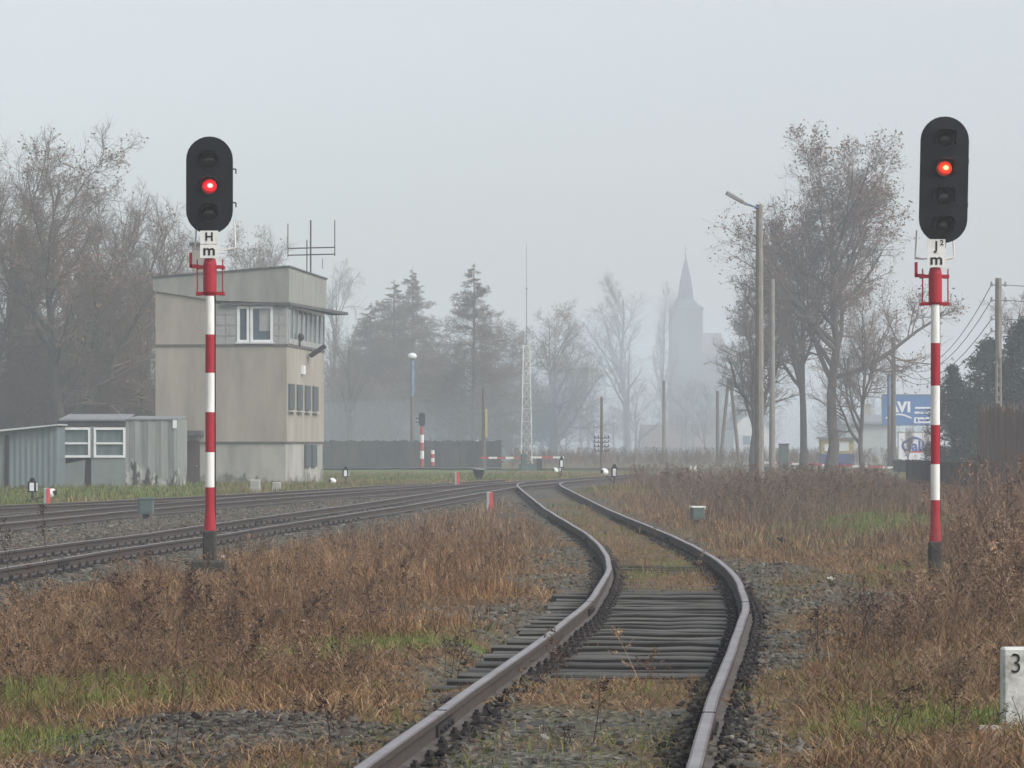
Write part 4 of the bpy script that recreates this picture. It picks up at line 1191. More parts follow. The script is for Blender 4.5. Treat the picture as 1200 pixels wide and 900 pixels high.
mb = MB(); mb.box((X2(-6), .06, Z2(506) / 2 - .1), (X2(7) - X2(-20), .08, Z2(508))); mb.build('side_panel', M['panel_pale'], s2)
mb = MB(); mb.box((X2(8), .02, Z2(506) / 2 - .1), (.14, .14, Z2(506))); mb.build('corner_post', 'iron', s2)
mb = MB()
mb.prism_xz([(X2(-40), Z2(510)), (X2(70), Z2(498.5)), (X2(70), Z2(497)), (X2(-40), Z2(507.5))], -.3, 3.3); mb.build('roof', 'roof_sheet', s2)

# ------------------------------------------------------------------ level crossing
DX = 200.0; SX = F / DX
def barrier(px_m, px_a, px_b, yb, label, pat0=0, y_base=553, machine=True, endpost=None, n=6, slope=0.0):
    p = P(px_m, y_base, DX)
    t = empty('crossing_barrier', (p.x, p.y, p.z), label, 'crossing barrier', 'level crossing barriers')
    zb = (y_base - yb) / SX
    mb = MB()
    if machine:
        mb.bbox((0, .1, .55), (.42, .5, 1.25), .04); mb.box((.0, -.2, .95), (.25, .2, .5))
        mb.bbox((-.1, .2, .25), (.45, .55, .55), .03); mb.bbox((.4, .2, .25), (.45, .55, .55), .03); mb.bbox((.85, .2, .28), (.4, .5, .5), .03)
    else: mb.bbox((0, .1, .5), (.35, .35, 1.1), .04)
    mb.build('barrier_machine', 'green_box' if machine else 'iron', t)
    xa, xb = (px_a - px_m) / SX, (px_b - px_m) / SX
    mb = MB()
    for i in range(n):
        a = xa + (xb - xa) * i / n; b = xa + (xb - xa) * (i + 1) / n
        mb.box(((a + b) / 2, -.12, zb + slope * (a + b) / 2), (abs(b - a), .07, .13), (i + pat0) % 2)
    mb.build('boom', ['red_far', 'white'], t)
    if endpost is not None:
        x = (endpost - px_m) / SX
        mb = MB(); mb.box((x, -.12, zb / 2 - .1), (.1, .1, zb + .05)); mb.build('boom_rest', 'white', t)
barrier(614, 612, 563, 536.5, 'left level crossing barrier with its boom lowered to the left', 0, n=5)
barrier(632, 622, 661, 536, 'level crossing barrier with a short boom resting on a white post', 1, n=3, machine=False, endpost=656.5)
barrier(884, 892, 1052, 541.5, 'right level crossing barrier with its long boom lowered behind the big oak', 1, y_base=556, n=9, slope=-.04)
for px, y0, y1, w, lab in ((918.5, 521, 556, 11, 'tall dark cabinet behind the bare oak near the concrete pole'), (812, 545, 555, 8, 'small white box on the far side of the weeds')):
    p = P(px, y1, DX - 8); s = F / (DX - 8); h = (y1 - y0) / s
    t = empty('equipment_cabinet', p, lab, 'cabinet')
    mb = MB(); mb.bbox((0, 0, h / 2), (w / s, .5, h), .03); b = mb.build('cabinet_body', 'green_box' if w > 10 else 'white', t)
    mb = MB(); mb.bbox((0, 0, h + .03), (w / s + .1, .6, .06), .02); mb.build('cabinet_lid', 'iron' if w > 10 else 'galv', t)

# lattice radio mast
DM = 215.0; SM = F / DM
p = P(617, 553, DM)
t = empty('radio_mast', p, 'slender white lattice radio mast with a whip aerial above the barrier', 'radio mast')
mb = MB(); Hm = (553 - 405) / SM; hw0, hw1 = .40, .22
lv = 10
def cr(i):
    w = hw0 + (hw1 - hw0) * i / lv
    return [Vector((sx * w, sy * w, Hm * i / lv)) for sx, sy in ((-1, -1), (1, -1), (1, 1), (-1, 1))]
for i in range(lv):
    a, b = cr(i), cr(i + 1)
    for k in range(4):
        k2 = (k + 1) % 4
        mb.cyl(a[k], b[k], .035, .035, 5); mb.cyl(b[k], b[k2], .02, .02, 4)
        mb.cyl(a[k] if i % 2 else a[k2], b[k2] if i % 2 else b[k], .018, .018, 4)
mb.build('lattice_tower', 'white', t)
mb = MB(); mb.cyl((0, 0, Hm), (0, 0, Hm * 1.45), .035, .03, 6); mb.cyl((0, 0, Hm * 1.45), (0, 0, (553 - 285) / SM), .02, .014, 6); mb.ball((0, 0, Hm * 1.45), .07); mb.build('whip_aerial', 'galv', t)

# lamp posts with white globes
def globe_lamp(px, y0, y1, D, label):
    s = F / D; p = P(px, y1, D); h = (y1 - y0) / s
    t = empty('lamp_post', p, label, 'lamp post', 'globe lamp posts')
    mb = MB(); mb.cyl((0, 0, -.2), (0, 0, h * .62), .14, .12, 8); mb.build('post', 'wood_pole', t)
    mb = MB(); mb.cyl((0, 0, h * .62), (0, 0, h - .35), .15, .15, 8); mb.build('post_sleeve', M['blue_paint'], t)
    mb = MB(); mb.ball((0, 0, h - .22), .34, 0, 14, .75); mb.build('globe', M['white_glass'], t)
    mb = MB(); mb.cyl((0, 0, h - .5), (0, 0, h - .38), .16, .26, 10); mb.build('globe_holder', 'galv', t)
M['blue_paint'] = pbr('blue_paint', (.10, .15, .25), (.12, .18, .28), 3, .5)
globe_lamp(483, 414, 547, 225, 'lamp post with a white globe and blue sleeve rising in front of the dark trees')
globe_lamp(1042, 432, 548, 215, 'lamp post with a white globe beside the blue hoarding')

# far light signal and its short neighbour
p = P(494.5, 547, 205); s = F / 205
t = empty('railway_signal', p, 'distant railway signal seen from the side, red and white mast before the dark fence', 'railway signal')
mb = MB()
hh = (547 - 500) / s
for i in range(5): mb.cyl((0, 0, hh * i / 5), (0, 0, hh * (i + 1) / 5), .13, .13, 10, i % 2)
mb.build('mast', ['red_far', 'white'], t)
mb = MB(); mb.prism_xz(stadium(.42, .95, hh + .0), -.12, .12); mb.box((-.25, -.1, hh + .55), (.3, .3, .08)); mb.box((-.3, -.1, hh + .3), (.3, .25, .06)); mb.build('signal_head', 'black', t)
p = P(507, 546, 205)
t = empty('marker_stake', p, 'short red and white striped stake right of the distant signal', 'marker stake')
mb = MB()
for i in range(4): mb.cyl((0, 0, 1.05 * i / 4), (0, 0, 1.05 * (i + 1) / 4), .12, .12, 8, i % 2)
mb.build('stake', ['red_far', 'white'], t)

# ------------------------------------------------------------------ poles
def pole(name, px, y0, y1, D, r, mat, label, lean=0.0, arms=0, cat='pole', group='poles along the line', split=None):
    s = F / D; p = P(px, y1, D); h = (y1 - y0) / s
    gzz = float(base_z(D)); p.z = min(p.z, gzz) if abs(p.z - gzz) < 3 else p.z
    h = CAMZ - (y0 - HORIZON) / s - p.z
    t = empty(name, p, label, cat, group)
    mb = MB(); mb.cyl((0, 0, -.3), (lean * h, 0, h), r, r * .72, 10); mb.build('pole_shaft', mat, t)
    for i in range(arms):
        z = h - .25 - i * .33
        mb = MB(); mb.box((lean * h, -.05, z), (1.0, .1, .09)); a = mb.build('cross_arm', 'wood_pole', t)
        mb = MB()
        for x in (-.45, -.2, .2, .45): mb.lathe([(.03, .04), (.05, .08), (.045, .17), (.02, .2)], (x + lean * h, -.05, z), 8)
        mb.build('insulator_row', 'galv', a)
    return t
cp = pole('street_light', 890, 240, 560, 98, .155, 'conc_pole', 'tall concrete street light pole with a slanting lamp arm left of the oak', cat='street light', group=None)
hcp = max(v.co.z for v in cp.children[0].data.vertices)
mb = MB(); s98 = F / 98
mb.cyl((.0, -.08, hcp - .12), (-.62, -.12, hcp + .08), .035, .03, 8); mb.build('lamp_arm', 'blue_paint', cp)
mb = MB(); q = Matrix.Rotation(math.radians(30), 3, 'Y')
mb.bbox((0, 0, 0), (.62, .24, .13), .04); mb.bbox((.36, 0, .0), (.2, .14, .10), .03)
mb.v = [tuple(q @ Vector(v) + Vector((-.80, -.12, hcp + .235))) for v in mb.v]
mb.build('lamp_head', 'galv', cp)
pole('telegraph_pole', 905, 327, 556, 145, .16, 'conc_pole', 'grey pole just right of the street light, partly behind twigs')
pole('telegraph_pole', 705, 465, 552, 190, .11, 'wood_pole', 'thin telegraph pole with insulators standing alone in the fog right of the radio mast', arms=0)
t = [o for o in COL.objects if o.get('label', '').startswith('thin telegraph pole')][0]
mb = MB(); h705 = max(v.co.z for v in t.children[0].data.vertices) if t.children else 4
for q in range(4):
    mb.box((0, -.05, h705 * .45 - q * .27), (.95 - .15 * (q % 2), .09, .06))
    for x in (-.42, -.2, .2, .42): mb.cyl((x, -.05, h705 * .45 - q * .27), (x, -.05, h705 * .45 - q * .27 + .16), .04, .03, 6)
mb.build('insulator_rack', 'iron', t)
pole('telegraph_pole', 778, 446, 548, 260, .17, 'wood_pole', 'bare wooden pole in the fog below and left of the church')
pole('telegraph_pole', 567, 455, 557, 205, .17, 'wood_pole', 'dark pole with a yellow board on its right side, left of the radio mast')
t = [o for o in COL.objects if o.get('label', '').startswith('dark pole with a yellow')][0]
mb = MB(); mb.box((.16, -.14, (557 - 496) / (F / 205)), (.16, .06, 1.9)); mb.build('yellow_board', M.setdefault('yellow', pbr('yellow_paint', (.48, .40, .17), (.4, .34, .15), 3, .6)), t)
# two-legged pole with its stay
p = P(848, 552, 235); s = F / 235
t = empty('braced_pole', p, 'braced wooden pole like a narrow letter A in the fog right of the church', 'pole', 'poles along the line')
mb = MB()
for a, b in (((841, 553), (841, 458)), ((843, 552), (854, 443)), ((868, 556), (856, 443))):
    mb.cyl(((a[0] - 848) / s, 0, -(a[1] - 552) / s - .2), ((b[0] - 848) / s, .1, (552 - b[1]) / s), .15, .12, 8)
mb.build('pole_legs', 'wood_pole', t)
pole('telegraph_pole', 1047, 395, 548, 205, .2, 'wood_pole', 'wooden pole with a short top rack behind the globe lamp by the hoarding', arms=1)
# right utility pole, lattice concrete, and its wires
DP = 110.0; sp_ = F / DP
p = P(1170, 575, DP); p.z = float(base_z(DP))
up = empty('utility_pole', p, 'concrete utility pole carrying slack wires at the right edge above the brown fence', 'utility pole')
hup = CAMZ - (326 - HORIZON) / sp_ - p.z
mb = MB()
zs = hup * .45
for k in (-1, 1):
    mb.cyl((k * .10, 0, -.2), (k * .06, 0, hup * .68), .045, .05, 6)
for i in range(16):
    z = hup * .70 * i / 16; mb.box((0, 0, z + .1), (.2, .06, .14))
mb.cyl((0, 0, hup * .62), (0, 0, hup), .125, .115, 8); mb.build('pole_shaft', 'conc_pole', up)
ins = MB()
tips = []
for yy in (334, 352, 374, 388):
    z = CAMZ - (yy - HORIZON) / sp_ - p.z
    for k in (-1, 1):
        ins.box((k * .18, 0, z), (.16, .04, .04)); ins.cyl((k * .25, 0, z - .05), (k * .25, 0, z + .12), .05, .035, 7); tips.append((k, z))
ins.build('insulator_set', 'galv', up)
far = {334: (985, 392), 352: (980, 408), 374: (985, 424), 388: (985, 440)}
mb = MB()
for yy, (fx, fy) in far.items():
    z = CAMZ - (yy - HORIZON) / sp_
    a = Vector((p.x - .25, DP, z)); b = P(1047 - (yy - 334) * .3, 404 + (yy - 334) * .12, 205)
    pts = []
    for i in range(15):
        u = i / 14; q = a.lerp(b, u); q.z -= 4 * u * (1 - u) * 2.1; pts.append(q - p)
    mb.tube(pts, .014, 4)
    a2 = Vector((p.x + .25, DP, z)); b2 = a2 + Vector((14, -6, .5)); pts = []
    for i in range(9):
        u = i / 8; q = a2.lerp(b2, u); q.z -= 4 * u * (1 - u) * .5; pts.append(q - p)
    mb.tube(pts, .014, 4)
mb.build('wire_set', 'iron', up)

# ------------------------------------------------------------------ fences
M['fence_dark'] = pbr('dark_fence_wood', (.018, .022, .022), (.05, .052, .047), .8, .9, stretch=(1.5, 1.5, .6))
M['fence_brown'] = pbr('brown_fence_wood', (.10, .07, .058), (.20, .15, .125), 1.6, .9, stretch=(6, 6, .35))
def plank_fence(a, b, h, label, mat, pitch=.16, gap=.02, seed=1, jag=.05):
    a, b = Vector(a), Vector(b); d = b - a; L = d.length; ang = math.atan2(d.y, d.x)
    t = empty('plank_fence', a, label, 'fence', None, ang); r = random.Random(seed)
    mb = MB(); n = int(L / pitch)
    for i in range(n):
        hh = h + r.uniform(-jag, jag)
        mb.box(((i + .5) * pitch, r.uniform(-.01, .01), hh / 2 - .15), (pitch - gap, .03, hh + .3))
    mb.build('plank_panel', mat, t)
    mb = MB()
    for z in (h * .25, h * .8): mb.box((L / 2, .05, z), (L, .06, .08))
    mb.build('fence_rail', mat, t)
    k = 0
    while k * 2.5 <= L:
        mb = MB(); mb.box((k * 2.5, .13, h / 2 - .1), (.12, .12, h + .25)); mb.build('fence_post', mat, t); k += 1
g = lambda px, D: Vector(((px - 600) / F * D, D, float(base_z(D))))
plank_fence(g(1062, 118), g(1152, 100), .98, 'dark grey slatted fence behind the right signal mast', 'fence_dark', .16, .035, 3)
plank_fence(g(1146, 97), g(1290, 84), 2.75, 'tall reddish brown plank fence at the right edge below the utility pole', 'fence_brown', .13, .02, 4, .16)
plank_fence(g(372, 205), g(590, 212), 1.95, 'long dark plank fence at the foot of the misty trees right of the signal box', 'fence_dark', .22, .01, 5, .05)
plank_fence(g(1096, 180), g(1046, 186), .75, 'low dark fence in front of the white advertising board', 'fence_dark', .2, .02, 6)
# ------------------------------------------------------------------ hoardings, buildings beyond the road
M['board_blue'] = pbr('board_blue', (.055, .15, .36), (.075, .18, .40), 1, .5)
M['board_white'] = pbr('board_white', (.78, .79, .80), (.70, .71, .73), 2, .5)
M['letter_white'] = pbr('letter_white', (.8, .82, .84), (.75, .77, .8), 3, .5)
M['letter_blue'] = pbr('letter_blue', (.03, .07, .30), (.04, .09, .34), 3, .5)
M['letter_red'] = pbr('letter_red', (.45, .06, .06), (.4, .05, .05), 3, .5)
DH = 222.0; SH = F / DH
def hoarding(px0, px1, y0, y1, D, label, face, name='hoarding'):
    s = F / D; gz = float(base_z(D))
    c = P((px0 + px1) / 2, y1, D)
    t = empty(name, (c.x, D, gz), label, 'advertising board')
    w, h = (px1 - px0) / s, (y1 - y0) / s; zb = c.z - gz
    mb = MB(); mb.box((0, 0, zb + h / 2), (w, .10, h)); b = mb.build('board', face, t)
    mb = MB()
    for k in (-1, 1): mb.box((k * w * .38, .13, (zb + h) / 2), (.16, .14, zb + h))
    mb.build('board_post', 'galv', t)
    mb = MB()
    for z in (zb - .03, zb + h + .03): mb.box((0, 0, z), (w + .12, .14, .06))
    for k in (-1, 1): mb.box((k * (w / 2 + .03), 0, zb + h / 2), (.06, .14, h))
    mb.build('board_frame', 'galv', t)
    return t, b, w, h, zb
t, b, w, h, zb = hoarding(1034, 1106, 463, 498, DH, 'blue advertising board on posts with white lettering behind the globe lamp', 'board_blue')
xp = lambda px: (px - 1070) / SH
zp = lambda y: zb + (498 - y) / SH
for ch, px in (('A', 1047), ('V', 1057), ('I', 1065)):
    text_mesh('lettering', ch, 1.0, 'letter_white', b, (xp(px), -.056, zp(477.5)), bold=.05)
mb = MB(); mb.box((xp(1082), -.056, zp(478)), (1.2, .012, .12)); mb.box((xp(1083), -.056, zp(483.5)), (1.4, .012, .15)); mb.box((xp(1082), -.056, zp(492.5)), (1.35, .012, .42)); mb.build('small_print', 'letter_white', b)
mb = MB(); mb.box((xp(1074.5), -.066, zp(492.5)), (.16, .012, .25)); mb.box((xp(1083), -.066, zp(492.5)), (.7, .012, .14)); mb.build('small_print', 'letter_blue', b)
mb = MB()
for i in range(14):
    a0, a1 = i / 14, (i + 1) / 14
    f = lambda u: (xp(1038 + 30 * u), zp(489 - 4.5 * math.sin(PI * u)))
    mb.prism_xz([f(a0), f(a1), (f(a1)[0], f(a1)[1] - .12), (f(a0)[0], f(a0)[1] - .12)], -.062, -.052)
mb.build('swoosh', 'letter_white', b)
t, b, w, h, zb = hoarding(1053, 1106, 507, 541, DH - 8, 'white advertising board with blue lettering under a blue arc, below the blue board', 'board_white')
SH2 = F / (DH - 8); xq = lambda px: (px - 1079.5) / SH2; zq = lambda y: zb + (541 - y) / SH2
text_mesh('lettering', 'Galicja', 1.0, 'letter_blue', b, (xq(1078.5), -.056, zq(523)), bold=.03)
mb = MB()
for i in range(16):
    f = lambda u: (xq(1060 + 22 * u), zq(521 - 9.5 * math.sin(PI * (.12 + .75 * u))))
    a, c = f(i / 16), f((i + 1) / 16); th = .16 * math.sin(PI * (i + .5) / 16) + .03
    mb.prism_xz([a, c, (c[0], c[1] - th), (a[0], a[1] - th)], -.062, -.052)
mb.build('arc_mark', 'letter_blue', b)
mb = MB(); mb.box((xq(1074), -.056, zq(529.5)), (1.0, .012, .12)); mb.build('small_print', 'letter_red', b)

def house(px, w_px, y_eave, y_ridge, D, depth, label, wall, roof, rz=0.0, gable_front=False, windows=2, name='house', cat='house'):
    s = F / D; gz = float(base_z(D)); c = Vector(((px - 600) / s, D, gz))
    t = empty(name, c, label, cat, None, rz)
    w = w_px / s; he = CAMZ - (y_eave - HORIZON) / s - gz; hr = CAMZ - (y_ridge - HORIZON) / s - gz
    mb = MB()
    if gable_front:
        mb.prism_xz([(-w / 2, -.3), (w / 2, -.3), (w / 2, he), (0, hr), (-w / 2, he)], 0, depth)
    else:
        mb.prism_yz([(0, -.3), (depth, -.3), (depth, he), (depth / 2, hr), (0, he)], -w / 2, w / 2)
    mb.build('wall', wall, t)
    mb = MB(); o = .35; th = .22
    if gable_front:
        k = (hr - he) / (w / 2)
        mb.prism_xz([(-w / 2 - o, he - o * k + .02), (0, hr + .02), (w / 2 + o, he - o * k + .02), (w / 2 + o, he - o * k + th), (0, hr + th), (-w / 2 - o, he - o * k + th)], -o, depth + o)
    else:
        k = (hr - he) / (depth / 2)
        mb.prism_yz([(-o, he - o * k + .02), (depth / 2, hr + .02), (depth + o, he - o * k + .02), (depth + o, he - o * k + th), (depth / 2, hr + th), (-o, he - o * k + th)], -w / 2 - o, w / 2 + o)
    rf = mb.build('roof', roof, t)
    mb = MB(); mb.box((w * .2, depth / 2, hr + .4), (.7, .7, 1.4)); mb.build('chimney', 'render_grey', rf)
    for i in range(windows):
        x = -w / 2 + w * (i + 1) / (windows + 1)
        zz = min(he * .55, he - 1.1)
        mb = MB(); mb.box((x, -.02, zz), (1.2, .12, 1.4)); f = mb.build('window', 'frame_white', t)
        mb = MB(); mb.box((x, -.075, zz), (1.0, .04, 1.2)); mb.build('pane', 'pane', f)
    return t
M['wall_pale'] = pbr('pale_wall', (.62, .62, .58), (.52, .52, .49), .6, .9)
M['wall_grey'] = pbr('grey_wall', (.40, .41, .40), (.33, .34, .33), .6, .9)
M['tile_red'] = pbr('red_tile', (.15, .085, .07), (.12, .07, .06), 5, .8)
M['tile_grey'] = pbr('grey_tile', (.16, .17, .18), (.12, .13, .14), 5, .8)
M['brick'] = pbr('church_brick', (.065, .052, .052), (.05, .043, .044), 2, .9)
M['copper'] = pbr('copper_green', (.05, .075, .08), (.04, .06, .065), 2, .6)
house(882, 44, 500, 478, 400, 9, 'white gabled house in the fog behind the street light', 'wall_pale', 'tile_grey', .1, True, 2)
house(795, 78, 524, 499, 500, 10, 'low house with a faded red roof at the foot of the church', 'wall_pale', 'tile_red', .05, False, 4)
house(1016, 50, 497, 488, 250, 12, 'long pale commercial building behind the bare oak, left of the advertising boards', 'wall_grey', 'galv', 0, False, 0, 'commercial_building', 'building')
0 and house(1150, 60, 515, 492, 190, 9, 'house mostly hidden by the evergreens behind the right fence', 'wall_grey', 'tile_grey', .2, False, 2)
# yellow and blue kiosk
p = P(980, 543, 226); s = F / 226
t = empty('kiosk', (p.x, p.y, float(base_z(226))), 'yellow kiosk with a blue base seen through the trunks of the bare oak', 'kiosk')
w = 38 / s
mb = MB(); mb.box((0, 0, .55), (w, 2.2, .9)); mb.build('kiosk_base', 'letter_blue', t)
mb = MB(); mb.box((0, 0, 1.55), (w - .04, 2.15, 1.1)); k = mb.build('kiosk_wall', 'yellow', t)
mb = MB(); mb.box((.35, -1.09, 1.55), (.9, .03, .7)); mb.box((-.7, -1.09, 1.45), (.55, .03, .5)); mb.build('poster', 'board_white', k)
mb = MB(); mb.bbox((0, 0, 2.17), (w + .3, 2.6, .14), .03); mb.build('kiosk_roof', 'galv', t)

# church
DC = 700.0; SC = F / DC
c = P(805.5, 532, DC)
ch = empty('church', (c.x, c.y, float(base_z(DC))), 'brick church with a tall pointed spire fading into the fog', 'church', None, .06)
zc = lambda y: CAMZ - (y - HORIZON) / SC + .1
tw = 36 / SC
mb = MB(); mb.box((0, tw / 2, zc(362) / 2), (tw, tw, zc(362)))
for k in (-1, 1):
    mb.box((k * (tw / 2 + .12), tw * .02, zc(430) / 2), (.5, .8, zc(430)))
mb.build('tower', 'brick', ch)
for q in (1,):
    for k in (-1, 1): mb = MB(); mb.prism_xz([(k * 1.0 - .38, zc(398)), (k * 1.0 + .38, zc(398)), (k * 1.0 + .38, zc(380)), (k * 1.0, zc(375)), (k * 1.0 - .38, zc(380))], -.06, .2); mb.build('belfry_window', 'slit', ch)
mb = MB(); mb.prism_xz([(-.7, zc(460)), (.7, zc(460)), (.7, zc(432)), (0, zc(424)), (-.7, zc(432))], -.06, .2)
mb.build('tower_window', 'slit', ch)
mb = MB()
def sq(r, z): return [(-r, tw / 2 - r, z), (r, tw / 2 - r, z), (r, tw / 2 + r, z), (-r, tw / 2 + r, z)]
lv = [(tw / 2 + .25, 363), (tw / 2 + .2, 360.5), (tw * .36, 356), (tw * .24, 350), (tw * .155, 325), (.06, 299)]
vs = []
for r_, y in lv: vs += sq(r_, zc(y))
fs = [(i * 4 + j, i * 4 + (j + 1) % 4, i * 4 + 4 + (j + 1) % 4, i * 4 + 4 + j) for i in range(len(lv) - 1) for j in range(4)] + [(3, 2, 1, 0), tuple(range(20, 24))]
mb.add(vs, fs); mb.build('spire', 'copper', ch)
mb = MB(); mb.cyl((0, tw / 2, zc(300)), (0, tw / 2, zc(285)), .07, .05, 6); mb.box((0, tw / 2, zc(290)), (.9, .08, .1)); mb.ball((0, tw / 2, zc(298)), .25); mb.build('cross', 'iron', ch)
nw = 8.5
mb = MB(); mb.prism_xz([(-.5, 0), (nw + 1, 0), (nw + 1, zc(412)), (-.5, zc(412))], tw * .6, tw * .6 + 26); mb.build('nave_wall', 'brick', ch)
mb = MB(); mb.prism_yz([(tw * .6 - .5, zc(413)), (tw * .6 + 26.5, zc(413)), (tw * .6 + 13, zc(387))], -.2, nw + 1.4); mb.build('nave_roof', 'tile_red', ch)
for k in range(3):
    mb = MB(); x = 4.2 + k * 2.3
    mb.prism_xz([(x - .5, zc(490)), (x + .5, zc(490)), (x + .5, zc(440)), (x, zc(432)), (x - .5, zc(440))], tw * .6 - .08, tw * .6 + .2); mb.build('nave_window', 'slit', ch)

# ------------------------------------------------------------------ trees
def norm(v): return v / np.maximum(np.linalg.norm(v, axis=-1, keepdims=True), 1e-9)
def tubes(Ps, Rs, k):
    """Ps (M,n,3), Rs (M,n) -> verts, quads"""
    M_, n, _ = Ps.shape
    tg = np.gradient(Ps, axis=1); tg = norm(tg)
    ref = np.tile(np.array([.31, .83, .46]), (M_, 1, 1)); ref = np.broadcast_to(ref, tg.shape)
    a = norm(np.cross(tg, ref)); b = np.cross(tg, a)
    th = 2 * PI * np.arange(k) / k
    V = Ps[:, :, None, :] + Rs[:, :, None, None] * (a[:, :, None, :] * np.cos(th)[None, None, :, None] + b[:, :, None, :] * np.sin(th)[None, None, :, None])
    base = (np.arange(M_) * n * k)[:, None, None]
    i = np.arange(n - 1)[None, :, None]; j = np.arange(k)[None, None, :]; j2 = (j + 1) % k
    q = np.stack([base + i * k + j, base + i * k + j2, base + (i + 1) * k + j2, base + (i + 1) * k + j], -1).reshape(-1, 4)
    return V.reshape(-1, 3), q

def branch_level(rg, Pp, Rp, n, trange, Lf, ang, up, npts, rr, noise=.12, prof=None, rmin=.004, Lparent=None, droop=0.0):
    """children on every parent branch"""
    M_, m, _ = Pp.shape
    t = trange[0] + (trange[1] - trange[0]) * ((np.arange(n)[None, :] + rg.random((M_, n))) / n)
    f = t * (m - 1); i0 = np.clip(f.astype(int), 0, m - 2); fr = (f - i0)[..., None]
    ar = np.arange(M_)[:, None]
    p = Pp[ar, i0] * (1 - fr) + Pp[ar, i0 + 1] * fr
    tg = norm(Pp[ar, i0 + 1] - Pp[ar, i0])
    r = Rp[ar, i0] * (1 - fr[..., 0]) + Rp[ar, i0 + 1] * fr[..., 0]
    rv = norm(rg.normal(size=(M_, n, 3))); pr = norm(rv - (rv * tg).sum(-1, keepdims=True) * tg)
    A = np.radians(ang[0] + (ang[1] - ang[0]) * rg.random((M_, n, 1)))
    d = norm(np.cos(A) * tg + np.sin(A) * pr)
    plen = np.linalg.norm(np.diff(Pp, axis=1), axis=-1).sum(1)[:, None]
    L = plen * Lf * (.65 + .6 * rg.random((M_, n)))
    if prof is not None: L = L * prof(t)
    st = (L / (npts - 1))[..., None]
    pts = [p]; dd = d
    for s in range(npts - 1):
        dd = norm(dd + np.array([0, 0, up - droop * (1 - s / npts)]) + noise * rg.normal(size=dd.shape))
        pts.append(pts[-1] + dd * st)
    C = np.stack(pts, 2).reshape(-1, npts, 3)
    r0 = np.maximum(np.minimum(r * rr, L * .03), rmin).reshape(-1, 1)
    Rr = np.maximum(r0 * np.linspace(1, .35, npts)[None], rmin * .7)
    return C, Rr

def trunk_poly(rg, H, r, n=12, wob_=.02, lean=(0, 0), taper=.12):
    t = np.linspace(0, 1, n)
    w = np.cumsum(rg.normal(0, wob_ * H / n, (n, 2)), 0); w[0] = 0
    Pp = np.column_stack([w[:, 0] + lean[0] * H * t ** 1.5, w[:, 1] + lean[1] * H * t ** 1.5, H * t])[None]
    Rr = r * ((1 - t) ** .8 * (1 - taper) + taper); Rr[0] *= 1.35
    Pp[0, 0, 2] = -.3
    return Pp, Rr[None]

def make_leaves(rg, tips, n_per, size, spread):
    c = np.repeat(tips, n_per, 0) + rg.normal(0, spread, (len(tips) * n_per, 3))
    n = len(c)
    a = norm(rg.normal(size=(n, 3))); b = norm(np.cross(a, rg.normal(size=(n, 3))))
    s = size * rg.uniform(.6, 1.3, (n, 1))
    V = np.stack([c - a * s, c + b * s * .5, c + a * s, c - b * s * .5], 1).reshape(-1, 3)
    q = (np.arange(n) * 4)[:, None] + np.arange(4)[None]
    return V, q

